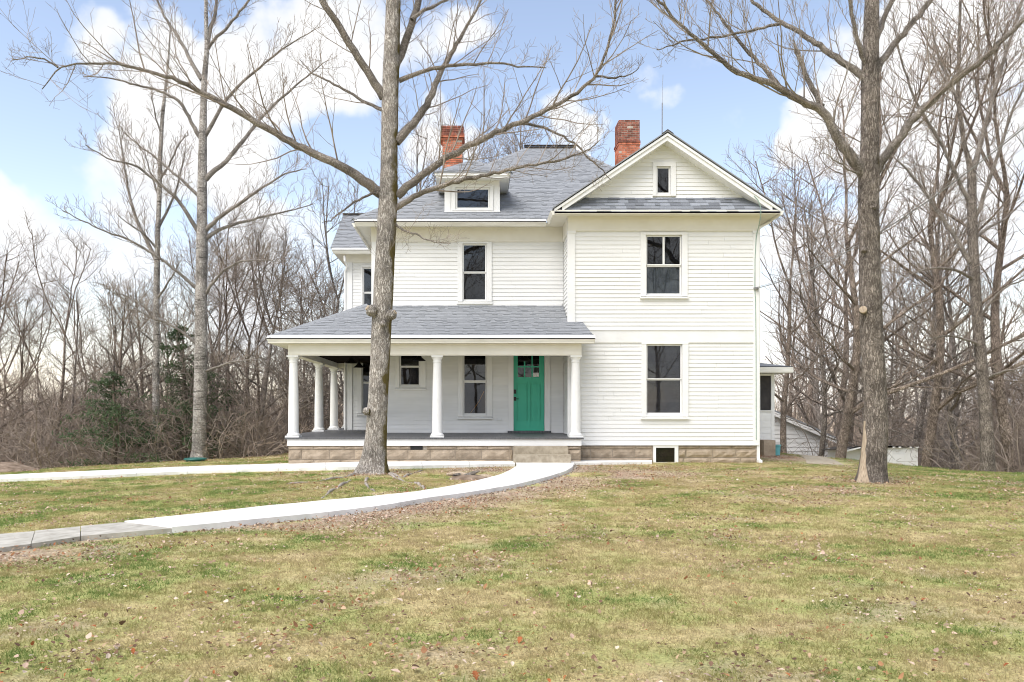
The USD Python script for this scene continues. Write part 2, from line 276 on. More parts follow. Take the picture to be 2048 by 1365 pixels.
# paths: paired far and near edges (pixels of the photograph, turned into places on the ground)
def resample(pts, n):
    p = np.asarray(pts, float); s = np.r_[0, np.cumsum(np.linalg.norm(np.diff(p, axis=0), axis=1))]; t = np.linspace(0, s[-1], n)
    return np.stack([np.interp(t, s, p[:, k]) for k in range(p.shape[1])], 1)
def smooth_line(p, k=2):
    for _ in range(k): q = p.copy(); q[1:-1] = .25 * p[:-2] + .5 * p[1:-1] + .25 * p[2:]; p = q
    return p
upper = (np.array([gpt(*q) for q in [(-60, 959), (0, 956), (150, 949), (300, 942), (450, 936), (590, 932), (700, 930), (900, 927), (1030, 925.5)]]),
         np.array([gpt(*q) for q in [(-60, 968), (0, 965), (150, 959), (300, 952), (450, 946), (560, 943), (700, 940.5), (900, 936.5), (1030, 933.5)]]))
lower_new = (np.array([gpt(*q) for q in [(1029, 925), (1034, 937), (1022, 946), (1002, 956), (958, 968), (899, 981), (826, 993), (738, 1002.5), (650, 1010), (600, 1016), (440, 1033), (249, 1054)]]),
             np.array([gpt(*q) for q in [(1140, 925), (1148, 932), (1145, 940), (1131, 949), (1088, 963), (1031, 977.5), (972, 988), (914, 997), (855, 1005), (767, 1021), (650, 1036), (600, 1041), (440, 1058), (344, 1067)]]))
lower_old = [((249, 1054), (161, 1062), (344, 1067), (161, 1083)), ((161, 1062), (70, 1071), (161, 1083), (62, 1098)), ((70, 1071), (-90, 1085), (62, 1098), (-90, 1117))]
wing_strip = (np.array([gpt(*q) for q in [(1138, 924.5), (1304, 925)]]), np.array([gpt(*q) for q in [(1146, 931), (1304, 929)]]))
side_path = (np.array([(12.7, 28.8), (11.3, 24.6), (10.25, 21.6)]), np.array([(11.9, 28.8), (10.4, 24.6), (9.2, 21.6)]))
def path_mesh(far, near, n, lift=.085):
    a, b = smooth_line(resample(far, n)), smooth_line(resample(near, n)); mb = MB(); rows = []
    for t in (0, .33, .67, 1):
        p = a * (1 - t) + b * t; rows.append(np.c_[p, ground_z(p[:, 0], p[:, 1]) + lift])
    lo = lambda r: np.c_[r[:, :2], r[:, 2] - lift - .12]
    ring = [lo(rows[0])] + rows + [lo(rows[-1])]
    v = np.stack(ring, 1).reshape(-1, 3); k = len(ring); f = []
    for i in range(n - 1):
        for j in range(k - 1):
            f.append([i * k + j, i * k + j + 1, (i + 1) * k + j + 1, (i + 1) * k + j])
    mb.add(v, f)
    for e in (0, n - 1):
        q = v[e * k:(e + 1) * k]; mb.add(q, [[0, i, i + 1] for i in range(1, k - 1)])
    return mb, Polygon(np.vstack([a, b[::-1]])).buffer(0)
def slab_path(label, far, near, n, lift=.075, m=None):
    a, b = smooth_line(resample(far, 121)), smooth_line(resample(near, 121)); root = thing('footpath', label, 'path', (*a[60], 0), kind='structure'); polys = []
    cutsat = np.linspace(0, 120, n + 1).round().astype(int)
    for i in range(n):
        A, B = a[cutsat[i]:cutsat[i + 1] + 1].copy(), b[cutsat[i]:cutsat[i + 1] + 1].copy()
        for L in (A, B):
            if i > 0: L[0] += unit2(L[1] - L[0]) * .004
            if i < n - 1: L[-1] -= unit2(L[-1] - L[-2]) * .004
        mb, pl = path_mesh(A, B, max(8, len(A)), lift); part(root, 'slab', mb, m or M['newcon']); polys.append(pl)
    return unary_union([p.buffer(.02) for p in polys])
def unit2(v): return v / np.linalg.norm(v)
poly_u = slab_path('pale new concrete footpath running along the front of the house', *upper, 11); poly_l = slab_path('pale new concrete footpath curving from the steps down to the left', *lower_new, 7)
mbs, poly_s = path_mesh(*wing_strip, 8, .07); mbp, poly_p = path_mesh(*side_path, 16, .02)
single('footpath', mbs, M['newcon'], 'narrow pale concrete strip at the foot of the right wing', 'path', kind='structure')
single('footpath', mbp, M['step'], 'worn tan path beside the back porch on the right', 'path', kind='structure')
old_root = thing('footpath', 'old weathered grey concrete footpath slabs at the left edge of the lawn', 'path', (*gpt(161, 1075), 0), kind='structure')
old_polys = []
for i, (a, b, c, d) in enumerate(lower_old):
    g = [gpt(*q) for q in (a, b, c, d)]
    sh = lambda p, q: p + (q - p) / np.linalg.norm(q - p) * .004
    mb, pl = path_mesh(np.array([sh(g[0], g[1]), sh(g[1], g[0])]), np.array([sh(g[2], g[3]), sh(g[3], g[2])]), 8, .060 - .004 * i)
    part(old_root, 'slab', mb, M['oldcon']); old_polys.append(pl)
paths = unary_union([poly_u, poly_l, poly_s, poly_p] + old_polys)
near_low = smooth_line(resample(np.vstack([lower_new[1], [gpt(161, 1083), gpt(-90, 1117)]]), 80))
house_foot = unary_union([sbox(-5.25, 20.75, 3.0, 32), sbox(2.6, 21.9, 8.02, 32), sbox(8, 25.6, 10.3, 32), sbox(9, 35.5, 16.3, 42)])

def worn_at(x, y):
    """0 = full grass, 1 = bare brown earth and litter"""
    pts = shapely.points(x, y); w = np.zeros(len(x))
    d = shapely.distance(shapely.LineString(near_low), pts); front = ~shapely.contains_xy(paths.buffer(.01), x, y)
    n1 = meshkit.fbm(np.stack([x * .9, y * .9, 0 * x], -1), 4, 11); n2 = meshkit.fbm(np.stack([x * 2.6, y * 2.6, 0 * x], -1), 3, 21)
    w = np.maximum(w, (1 - sstep(d, .1, 2.0)) * sstep(n1, .26, .48) * 1.05)
    w = np.maximum(w, np.exp(-(((x - 3.4) / 1.9) ** 2 + ((y - 17.6) / 2.0) ** 2)) * sstep(n1, .28, .5) * 1.1)
    w = np.maximum(w, np.exp(-(((x - .2) / 1.1) ** 2 + ((y - 18.9) / 1.0) ** 2)) * 1.1)
    dt = np.hypot(x + 2.4, y - 18.0); w = np.maximum(w, (1 - sstep(dt, .5, 1.6)) * .7)
    dt = np.hypot(x - 8.0, y - 15.75); w = np.maximum(w, (1 - sstep(dt, .4, 1.0)) * .8)
    w = np.maximum(w, np.exp(-(((x - 9.6) / 1.5) ** 2 + ((y - 25.2) / 3.0) ** 2)) * 1.2)
    w = np.maximum(w, sstep(n2, .70, .82) * .6)
    w = np.maximum(w, sstep(y, 24, 30) * .55)
    w = np.maximum(w, sstep(n1, .62, .78) * .5)
    return np.clip(w, 0, 1)

gx = np.unique(np.r_[np.linspace(-420, -60, 22), np.linspace(-60, -18, 22), np.arange(-18, 18.01, .2), np.linspace(18, 60, 22), np.linspace(60, 420, 22)])
gy = np.unique(np.r_[np.linspace(-120, 2, 18), np.arange(2, 31, .2), np.linspace(31, 120, 60), np.linspace(120, 700, 34)])
GX, GY = np.meshgrid(gx, gy, indexing='ij'); GZ = ground_z(GX, GY)
n0, n1 = GX.shape
ii, jj = np.meshgrid(np.arange(n0 - 1), np.arange(n1 - 1), indexing='ij'); ii = ii.ravel(); jj = jj.ravel()
gq = np.stack([ii * n1 + jj, (ii + 1) * n1 + jj, (ii + 1) * n1 + jj + 1, ii * n1 + jj + 1], 1)
wv = worn_at(GX.ravel(), GY.ravel()); wv = np.where((np.abs(GX.ravel()) > 19) | (GY.ravel() > 33), 1.0, wv)
LAWN_NODES = {"g": ("geometry", {}), "mp": ("mapping", {"scale": (.85, 1.0, 0)}), "n": ("noise_texture", {"scale": .95, "detail": 9.0, "roughness": .68}), "n3": ("noise_texture", {"scale": 6.0, "detail": 4.0, "roughness": .7})}
LAWN_NODES |= {"sx": ("separate_xyz", {}), "ra": ("map_range", {"range_type": "smoothstep", "from_min": 6.0, "from_max": 13.0, "to_min": 0.0, "to_max": .11, "clamp": True}), "rb": ("map_range", {"range_type": "smoothstep", "from_min": -.5, "from_max": -4.0, "to_min": 0.0, "to_max": .05, "clamp": True}),
               "na": ("math", {"math_type": "add"}), "nf": ("math", {"math_type": "add"}), "n4": ("noise_texture", {"scale": 42.0, "detail": 5.0, "roughness": .7})}
LAWN_LINKS = [("g.position", "mp.vector"), ("mp.vector", "n.vector"), ("g.position", "n3.vector"), ("g.position", "n4.vector"), ("g.position", "sx.vector"), ("sx.x", "ra.value"), ("sx.x", "rb.value"), ("n.fac", "na.value1"), ("ra.result", "na.value2"), ("na.value", "nf.value1"), ("rb.result", "nf.value2")]
gm = mat('lawn_earth', {**LAWN_NODES, "r": ("rgb_ramp", {"ramp": [(0, (.52, .415, .235)), (.42, (.47, .385, .195)), (.58, (.33, .335, .125)), (1, (.23, .31, .085))]}),
    "e": ("rgb_ramp", {"ramp": [(0, (.20, .15, .11)), (.42, (.31, .24, .175)), (.58, (.43, .345, .25)), (1, (.54, .44, .33))]}), "at": ("attribute", {"attribute": "worn"}), "mx": ("mix_color", {}),
    "p": ("principled_bsdf", {"roughness": .95, "specular_ior_level": .1}), "b": ("bump", {"strength": .9, "distance": .04}), "tx": ("hsv", {}), "tv": ("map_range", {"from_min": .32, "from_max": .68, "to_min": .70, "to_max": 1.55, "clamp": True})},
    LAWN_LINKS + [("nf.value", "r.fac"), ("n3.fac", "e.fac"), ("at.fac", "mx.fac"), ("r.color", "mx.a"), ("e.color", "mx.b"), ("mx.result", "tx.color"), ("n4.fac", "tv.value"), ("tv.result", "tx.value"), ("tx.color", "p.base_color"), ("n4.fac", "b.height"), ("b.normal", "p.normal")])
gmesh = single('ground', (np.stack([GX, GY, GZ], -1).reshape(-1, 3), gq), gm, 'lawn and woodland floor around the house', 'ground', kind='structure', smooth=True)
UsdGeom.PrimvarsAPI(gmesh).CreatePrimvar('worn', Sdf.ValueTypeNames.FloatArray, 'vertex').Set(Vt.FloatArray.FromNumpy(wv.astype(np.float32)))

# ------------------------------------------------------------------ the house
YW, YM, YL = 22.0, 23.26, 27.24          # fronts: right wing, middle, set-back left part
ZB, ZSOF, ZE = .51, 6.95, 7.03           # bottom of siding, soffit, eave
XW0, XW1, XM0, XL0 = 2.635, 7.975, -3.10, -4.51
rng = np.random.default_rng(7)
house = thing('house', 'white clapboard farmhouse with grey shingle roofs, columned porch and teal door', 'house', (2.4, 24, 0))

def px_rect(r, Y): return (ax(r[0], Y), ax(r[1], Y), az(r[3], Y), az(r[2], Y))     # (x0, x1, z0, z1) from (px0, px1, py0, py1)
def R(r): return sbox(r[0], r[2], r[1], r[3])

def window(Y, casing, glass, name='window', curtain=None, sill=True, head=.09, depth=.30, crown=False, bars=(), blind=None, thin=False):
    """casing: outer pixels; glass: list of pixel rectangles, top to bottom"""
    c = px_rect(casing, Y); gl = [px_rect(g, Y) for g in glass]
    x0, x1 = min(g[0] for g in gl), max(g[1] for g in gl); z0, z1 = min(g[2] for g in gl), max(g[3] for g in gl)
    fr = .045
    ox0, ox1, oz0, oz1 = x0 - fr, x1 + fr, z0 - fr - .01, z1 + fr
    outer = sbox(c[0], c[2], c[1], c[3]); hole = sbox(ox0, oz0, ox1, oz1)
    mb = MB(); sz = c[2] + (.07 if sill else 0)
    for a in (sbox(c[0], sz, ox0, oz1), sbox(ox1, sz, c[1], oz1)): mb.platexz(a, Y - .050, Y + .01)
    mb.platexz(sbox(c[0], oz1, c[1], c[3]), Y - .054, Y + .01)
    if crown: mb.box(c[0] - .02, c[1] + .02, Y - .075, Y + .01, c[3] - .03, c[3] + .012)
    mb.platexz(sbox(ox0, sz, ox1, max(oz0, sz + .005)), Y - .030, Y + .01)
    w = part(house, name, mb, M['trim'])
    if sill:
        s = MB(); s.hexa([[c[0] - .02, Y - .085, c[2]], [c[1] + .02, Y - .085, c[2]], [c[1] + .02, Y + .01, c[2]], [c[0] - .02, Y + .01, c[2]],
                          [c[0] - .02, Y - .085, c[2] + .045], [c[1] + .02, Y - .085, c[2] + .045], [c[1] + .02, Y + .01, c[2] + .068], [c[0] - .02, Y + .01, c[2] + .068]])
        part(w, 'sill', s, M['trim'])
    # sashes: the upper one stands in front of the lower one
    mids = sorted({round(g[2], 3) for g in gl}); rows = {}
    for g in gl: rows.setdefault(round(g[3], 1), []).append(g)
    keys = sorted(rows, reverse=True); top = oz1
    for k, key in enumerate(keys):
        gs = rows[key]; bot = oz0 if k == len(keys) - 1 else (min(g[2] for g in gs) + max(g[3] for g in rows[keys[k + 1]])) / 2
        yy = Y + .012 + .03 * k
        ring = sbox(ox0 + .003, bot + (.001 if k < len(keys) - 1 else 0), ox1 - .003, top - .002).difference(unary_union([R(g) for g in gs]))
        part(w, 'sash', MB().platexz(ring, yy, yy + .028), M['trim'])
        for g in gs:
            part(w, 'pane', MB().box(g[0] - .008, g[1] + .008, yy + .012, yy + .015, g[2] - .008, g[3] + .008), M['glass'])
        top = bot
    # the jamb and the dim room behind it
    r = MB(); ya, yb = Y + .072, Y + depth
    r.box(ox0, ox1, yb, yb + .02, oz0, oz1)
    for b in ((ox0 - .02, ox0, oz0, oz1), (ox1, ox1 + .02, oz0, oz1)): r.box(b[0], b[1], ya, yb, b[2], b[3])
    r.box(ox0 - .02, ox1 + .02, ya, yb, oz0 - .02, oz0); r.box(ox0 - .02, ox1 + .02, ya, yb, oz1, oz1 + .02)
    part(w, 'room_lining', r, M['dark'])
    if blind:
        b = MB(); z = oz1 - .03; yb2 = Y + .12
        while z > oz0 + .02:
            b.hexa([[x0 - .01, yb2 - .012, z - .026], [x1 + .01, yb2 - .012, z - .026], [x1 + .01, yb2 + .010, z - .004], [x0 - .01, yb2 + .010, z - .004],
                    [x0 - .01, yb2 - .012, z - .024], [x1 + .01, yb2 - .012, z - .024], [x1 + .01, yb2 + .010, z - .002], [x0 - .01, yb2 + .010, z - .002]]); z -= .031
        part(w, 'blind_slat', b, M['blind'], kind='stuff')
    if curtain:
        k = np.arange(25); xs = np.linspace(ox0 + .02, ox1 - .02, 25); ys = Y + .13 + .012 * np.sin(k * 1.7); zt_ = gl[-1][3] if curtain == 'low' else oz1 - .02
        b = MB(); b.add(np.vstack([np.c_[xs, ys, np.full(25, oz0 + .01)], np.c_[xs, ys, np.full(25, zt_)]]), [[i, i + 1, 26 + i, 25 + i] for i in range(24)]); part(w, 'curtain', b, M['curtain'])  # added sheet, its grey-blue imitates sky reflected in the lower pane
    return (ox0, ox1, oz0, oz1), c

holes = {k: [] for k in ('wing', 'main', 'left', 'gable')}; cuts = {k: [] for k in holes}
def win(key, *a, **k):
    o, c = window(*a, **k); holes[key].append(o); cuts[key].append(c)
win('wing', YW, (1282.5, 1376, 686, 839), [(1295, 1361, 692, 757), (1295, 1361, 761, 826)], blind=True)
win('wing', YW, (1281, 1374.5, 466, 598), [(1294.5, 1325.5, 474, 528.5), (1329.5, 1360, 474, 528.5), (1294.5, 1360, 534, 587)], curtain='low')
win('gable', 21.93, (1305, 1351, 325, 393), [(1315.5, 1337.5, 337, 385.5)], sill=False)
win('main', YM, (915, 983.5, 485, 609), [(928, 970, 491, 543.5), (928, 970, 547.5, 599)])
win('main', YM, (916, 984, 695, 838.5), [(928.7, 971, 702, 761), (928.7, 971, 766, 827)])
win('main', YM, (791, 851.5, 693, 780.5), [(802, 837.5, 702, 732), (802, 837.5, 735.5, 769.5)])
win('left', YL, (715, 774, 706, 831), [(726, 763, 713, 764), (726, 763, 768, 825)])
win('left', YL, (723, 772, 531, 632), [(728, 766, 538, 584), (728, 766, 588, 622)])

# walls: sheathing with the window openings cut out, clapboards nailed on it
def sheath(name, geom, Y, hs, th=.12):
    return part(house, name, MB().platexz(geom.difference(unary_union([sbox(h[0], h[2], h[1], h[3]) for h in hs])) if hs else geom, Y, Y + th), M['trim'])
door_c = px_rect((1016.5, 1100, 690, 866), YM); door_o = px_rect((1026.8, 1088.8, 702, 863), YM)
wing_wall = sheath('wall', sbox(XW0, ZB, XW1, ZSOF), YW, holes['wing'])
main_wall = sheath('wall', sbox(XM0, .3, XW0, ZSOF), YM, holes['main'] + [door_o])
left_wall = sheath('wall', sbox(XL0, .3, XM0, ZSOF), YL, holes['left'])
side = MB(); side.box(XW0, XW0 + .12, YW + .12, YM, ZB, ZSOF); ret_wall = part(house, 'wall', side, M['trim'])
side = MB(); side.box(XW1 - .12, XW1, YW + .12, 33, .3, ZSOF); side.box(XM0, XM0 + .12, YM + .12, 33, .3, ZSOF); side.box(XL0, XL0 + .12, YL + .12, 31.2, .3, ZSOF)
side.box(XM0, XW1, 33, 33.12, .3, ZSOF); side.box(XL0, XM0, 31.2, 31.3, .3, ZSOF)
part(house, 'wall', side, M['siding'])
GXc, GAP, GSL = 5.305, 9.19, .671       # gable: ridge x, top of rake, slope
def gable_x(z, inset=0.0):
    w = (GAP - .20 - z) / GSL - inset; return GXc - w, GXc + w
gb = Polygon([(gable_x(7.3)[0], 7.3), (gable_x(7.3)[1], 7.3), (GXc, GAP - .22)])
gable_wall = sheath('wall', gb, 21.93, holes['gable'], .06)

nboards = [0]
def boards(wall, Y, x0, x1, z0, z1, expo, cut, xlim=None):
    n = max(1, round((z1 - z0) / expo)); e = (z1 - z0) / n
    for i in range(n):
        za, zb = z0 + i * e, z0 + (i + 1) * e
        segs = [(x0, x1)] if xlim is None else [xlim((za + zb) / 2)]
        for c in cut:
            if min(zb, c[3]) - max(za, c[2]) > .35 * e:
                segs = [t for s in segs for t in ((s[0], min(s[1], c[0] + .002)), (max(s[0], c[1] - .002), s[1])) if t[1] - t[0] > .03]
        for a, b in segs:
            if b - a < .04: continue
            # long runs are two lengths butted
            parts_ = [(a, b)] if b - a < 1.6 or rng.random() < .55 else (lambda c_: [(a, c_ - .0025), (c_ + .0025, b)])(rng.uniform(a + .5, b - .5))
            l = .021; bm = MB()
            for (p, q) in parts_:
                j = rng.normal(0, .0020, 4)
                P = [[p, Y - l + j[0], za + j[1]], [q, Y - l + j[2], za + j[3]], [q, Y, za], [p, Y, za], [p, Y - .006, zb + .006], [q, Y - .006, zb + .006], [q, Y, zb + .006], [p, Y, zb + .006]]
                bm.hexa(P)
            part(wall, 'clapboard', bm, M['siding']); nboards[0] += 1
CB = .17
ZBELT0, ZBELT1, ZFR = az(686, YW), az(661.5, YW), az(466, YW)
boards(wing_wall, YW, XW0 + CB, XW1 - .13, ZB, ZBELT0, .1165, cuts['wing'])
boards(wing_wall, YW, XW0 + CB, XW1 - .13, ZBELT1 + .02, ZFR, .1165, cuts['wing'])
boards(gable_wall, 21.93, 0, 0, 7.46, 8.92, .1165, cuts['gable'], xlim=lambda z: gable_x(z, -.02))
zfm = az(484.6, YM)
boards(main_wall, YM, XM0 + .16, XW0 - .03, 4.66, zfm, .1165, cuts['main'])
boards(main_wall, YM, XM0 + .16, XW0 - .03, .80, 3.18, .1165, cuts['main'] + [(door_c[0], door_c[1], 0, 3.3)])
zfl = az(526, YL)
boards(left_wall, YL, XL0 + .17, XM0 - .02, 4.0, zfl, .1165, cuts['left'])
boards(left_wall, YL, XL0 + .17, XM0 - .02, .80, 3.1, .1165, cuts['left'])
# return wall between wing and middle: boards run away from us
def side_boards(wall, X, y0, y1, z0, z1, expo):
    n = round((z1 - z0) / expo); e = (z1 - z0) / n
    for i in range(n):
        za, zb = z0 + i * e, z0 + (i + 1) * e; j = rng.normal(0, .0015, 2)
        part(wall, 'clapboard', MB().hexa([[X - .024 + j[0], y0, za], [X, y0, za], [X, y1, za], [X - .024 + j[1], y1, za], [X - .006, y0, zb + .006], [X, y0, zb + .006], [X, y1, zb + .006], [X - .006, y1, zb + .006]]), M['siding']); nboards[0] += 1
side_boards(ret_wall, XW0, YW + .02, YM - .03, 3.95, ZFR, .1165)
side_boards(ret_wall, XW0, YW + .02, YM - .03, .79, 3.2, .1165)
print('boards', nboards[0])

# trim boards
t = MB()
t.box(XW0 - .042, XW0 + CB, YW - .046, YW + .10, ZB, ZFR - .02); part(house, 'corner_board', t, M['trim'])
t = MB(); t.box(XW1 - .13, XW1 + .03, YW - .046, YW + .10, ZB, ZFR - .02); part(house, 'corner_board', t, M['trim'])
t = MB(); t.box(XM0 - .03, XM0 + .16, YM - .046, YM + .1, .79, zfm); part(house, 'corner_board', t, M['trim'])
t = MB(); t.box(XL0 - .03, XL0 + .17, YL - .046, YL + .1, .75, zfl); part(house, 'corner_board', t, M['trim'])
for x0, x1 in ((XW0 - .05, XW0 + CB + .02), (XW1 - .15, XW1 + .05)):
    t = MB(); t.box(x0, x1, YW - .06, YW + .1, ZFR - .02, ZFR + .045); part(house, 'corner_cap', t, M['trim'])
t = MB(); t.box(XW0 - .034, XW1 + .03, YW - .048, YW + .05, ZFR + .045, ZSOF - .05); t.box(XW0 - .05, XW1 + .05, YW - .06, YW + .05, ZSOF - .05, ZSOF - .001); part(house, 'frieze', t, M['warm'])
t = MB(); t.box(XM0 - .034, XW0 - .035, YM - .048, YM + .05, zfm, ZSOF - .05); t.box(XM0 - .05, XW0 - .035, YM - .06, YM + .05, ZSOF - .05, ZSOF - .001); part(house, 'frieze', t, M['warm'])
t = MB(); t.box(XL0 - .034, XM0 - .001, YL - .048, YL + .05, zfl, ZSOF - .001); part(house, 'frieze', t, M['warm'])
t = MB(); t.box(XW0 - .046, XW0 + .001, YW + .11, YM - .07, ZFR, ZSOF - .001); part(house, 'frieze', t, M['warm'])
t = MB(); t.box(XW0 + CB, XW1 - .13, YW - .042, YW + .01, ZBELT0, ZBELT1); t.box(XW0 + CB, XW1 - .13, YW - .06, YW + .01, ZBELT1, ZBELT1 + .022); part(house, 'belt_board', t, M['trim'])
t = MB(); t.box(XW0 - .045, XW1 + .035, YW - .055, YW + .02, ZB - .03, ZB - .001); part(house, 'drip_board', t, M['trim'])

# soffits, fascias and gutters
OV = .45; YWF, YMF, YLF = YW - OV, YM - OV, YL - OV
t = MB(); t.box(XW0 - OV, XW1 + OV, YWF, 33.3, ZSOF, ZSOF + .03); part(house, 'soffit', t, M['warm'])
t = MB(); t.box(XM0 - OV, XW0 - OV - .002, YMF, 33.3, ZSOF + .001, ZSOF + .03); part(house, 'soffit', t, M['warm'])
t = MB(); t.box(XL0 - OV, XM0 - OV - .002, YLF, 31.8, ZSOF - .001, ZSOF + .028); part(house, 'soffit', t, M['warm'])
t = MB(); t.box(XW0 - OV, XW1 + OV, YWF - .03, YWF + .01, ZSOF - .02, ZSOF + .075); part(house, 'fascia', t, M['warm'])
def gutter(x0, x1, Y, z, m=M['cream'], roof_side=.16):
    g = MB(); g.hexa([[x0 + .05, Y - .05, z - .115], [x1, Y - .05, z - .115], [x1, Y + .02, z - .115], [x0 + .05, Y + .02, z - .115], [x0, Y - .12, z - .012], [x1, Y - .12, z - .012], [x1, Y + .02, z - .012], [x0, Y + .02, z - .012]])
    gh = part(house, 'gutter', g, m)
    part(gh, 'gutter_gap', MB().box(x0 + .005, x1, Y - .112, Y + .03, z - .010, z + .012), M['gutterdark'])
    d = MB(); d.hexa([[x0, Y - .125, z + .014], [x1, Y - .125, z + .014], [x1, Y + .06, z + .03], [x0 + .04, Y + .06, z + .03], [x0 + .01, Y - .105, z + .072], [x1, Y - .105, z + .072], [x1, Y + .06, z + .115], [x0 + .04, Y + .06, z + .115]])
    part(gh, 'drip_edge', d, M['trim'])
def side_gutter(X, y0, y1, z, s):
    g = MB(); w = .11 * s
    p = [[X, y0, z - .11], [X + w * .5, y0, z - .11], [X + w * .5, y1, z - .11], [X, y1, z - .11], [X, y0, z], [X + w, y0, z], [X + w, y1, z], [X, y1, z]]
    if s < 0: p = [p[1], p[0], p[3], p[2], p[5], p[4], p[7], p[6]]
    g.hexa(p); part(house, 'gutter', g, M['cream'])
ZG = az(446, YMF)
gutter(XM0 - OV, XW0 - OV - .13, YMF, ZG + .005)
side_gutter(XM0 - OV, YMF + .03, YL - .5, ZG, -1)
gutter(XL0 - OV, XM0 - OV - .02, YLF, ZG + .005)
side_gutter(XW0 - OV - .012, YWF - .03, YMF - .13, ZG + .02, -1)
side_gutter(XW1 + OV + .012, YWF - .03, 30.0, ZG + .02, 1)
# rake boards of the front gable
ex = (GAP - 7.085) / GSL
YR = YWF
for s in (-1, 1):
    def rk(u0, u1, d0, d1, y0, y1, m, nm):   # along the rake from u0 to u1 (0 ridge, 1 eave), between depths below the top edge
        f = lambda u, d: (GXc + s * ex * u, GAP - GSL * ex * u - d)
        a, b, c, d = f(u0, d0), f(u1, d0), f(u1, d1), f(u0, d1)
        part(house, nm, MB().platexz(Polygon([a, b, c, d]), y0, y1), m)
    rk(0, 1.0, .035, .11, YR - .045, YR + .01, M['trim'], 'rake_moulding')
    rk(0, .93, .11, .235, YR - .015, YR + .02, M['trim'], 'rake_board')
    rk(0.0, .95, .20, .225, YR + .02, 21.925, M['trim'], 'rake_soffit')
    # roof slab of the wing
    p = [[GXc, YR - .07, GAP + .0], [GXc + s * (ex + .04), YR - .07, GAP - GSL * (ex + .04)], [GXc + s * (ex + .04), 29, GAP - GSL * (ex + .04)], [GXc, 29, GAP]]
    part(house, 'roof', MB().slab(p if s > 0 else p[::-1], (0, 0, .035)), M['shingle'])
part(house, 'ridge_cap', MB().slab([[GXc - .16, YR - .08, GAP - .075], [GXc, YR - .08, GAP + .037], [GXc, 27, GAP + .037], [GXc - .16, 27, GAP - .075]], (0, 0, .02)).slab([[GXc, YR - .08, GAP + .037], [GXc + .16, YR - .08, GAP - .075], [GXc + .16, 27, GAP - .075], [GXc, 27, GAP + .037]], (0, 0, .02)), M['gutterdark'])
part(house, 'antenna_mast', MB().tube([[ax(1324, 23.5), 23.5, 8.9], [ax(1324.5, 23.5), 23.5, az(206, 23.5)]], .016, 6, True).tube([[ax(1324.5, 23.5), 23.5, az(206, 23.5)], [ax(1326, 23.5), 23.5, az(150, 23.5)]], .006, 5, True), M['wire'])

# shingled planes
def shingles(roofh, O, u, v, poly, expo, wide=(.11, .22), th=.016, singles=False, rows=None, seed=1):
    """O: eave corner, u along the eave, v up the slope (unit vectors), poly: convex outline in (u, v) metres"""
    O, u, v = (np.asarray(a, float) for a in (O, u, v)); nrm = np.cross(u, v); nrm /= np.linalg.norm(nrm)
    if nrm[2] < 0: nrm = -nrm
    r = np.random.default_rng(seed); P = Polygon(poly); mb = MB(); bx = P.bounds; k = 0; vv = bx[1] - .02
    while vv < bx[3]:
        x = bx[0] - r.uniform(0, .3)
        while x < bx[2]:
            w = r.uniform(*wide); g = P.intersection(sbox(x + .0015, vv, x + w - .0015, vv + expo + .03)); x += w
            if g.is_empty or g.area < .0015: continue
            c = np.array(g.exterior.coords)[:-1]
            if Polygon(c).exterior.is_ccw is False: c = c[::-1]
            t = th * (r.uniform(1.0, 1.35) if r.random() < .42 else r.uniform(.45, .75))
            lift = t * (1 - (c[:, 1] - vv) / (expo + .03)) + .003
            base = O + c[:, :1] * u + c[:, 1:] * v; top = base + lift[:, None] * nrm; n = len(c)
            f = [[n, n + i, n + i + 1] for i in range(1, n - 1)]
            for i in range(n): j = (i + 1) % n; f += [[i, j, n + j], [i, n + j, n + i]]
            f = np.array(f)
            if np.cross(u, v)[2] < 0: f = f[:, ::-1]
            if singles: part(roofh, 'shingle', MB().add(np.vstack([base, top]), f), M['shingle_obj'])
            else: mb.add(np.vstack([base, top]), f)
        vv += expo
    if not singles: part(roofh, 'shingles', mb, M['shingle'], kind='stuff')

def unit(a): a = np.asarray(a, float); return a / np.linalg.norm(a)
# pent roof under the gable
pa, pb = np.array([XW0 - OV, YWF - .03, az(425, YWF)]), np.array([XW0 - OV, 21.93, az(396, 21.93)])
sl = np.linalg.norm(pb - pa); W_ = XW1 - XW0 + 2 * OV; vdir = unit(pb - pa)
pk = .80 * (sl / .67); pent = part(house, 'pent_roof', MB().slab([pa, pa + [W_, 0, 0], pb + [W_ - pk, 0, 0], pb + [pk, 0, 0]], (0, 0, -.03)), M['cream'])
shingles(pent, pa, (1, 0, 0), vdir, [(0, 0), (W_, 0), (W_ - .80 * (sl / .67), sl), (.80 * (sl / .67), sl)], sl / 4.6, wide=(.14, .34), th=.02, singles=True, seed=3)
# main hipped roof
E0 = np.array([XM0 - OV - .05, YMF - .06, ZG + .10]); XR = 7.2
ridge = np.array([[1.89, 29.0, 11.27], [3.585, 29.0, 11.27]]); E1 = np.array([XR, E0[1], E0[2]])
vdir = unit([0, ridge[0][1] - E0[1], ridge[0][2] - E0[2]]); SLm = math.hypot(ridge[0][1] - E0[1], ridge[0][2] - E0[2])
main_roof = part(house, 'roof', MB().slab([E0, E1, ridge[1], ridge[0]], (0, 0, -.05)).slab([E0, ridge[0], [1.89, 31, 11.27], [E0[0], 36, E0[2]]], (0, 0, -.05)).slab([E1, [XR, 36, E0[2]], [3.585, 31, 11.27], ridge[1]], (0, 0, -.05)), M['shingle'])
shingles(main_roof, E0, (1, 0, 0), vdir, [(0, 0), (XR - E0[0], 0), (ridge[1][0] - E0[0], SLm), (ridge[0][0] - E0[0], SLm)], .125, seed=5)
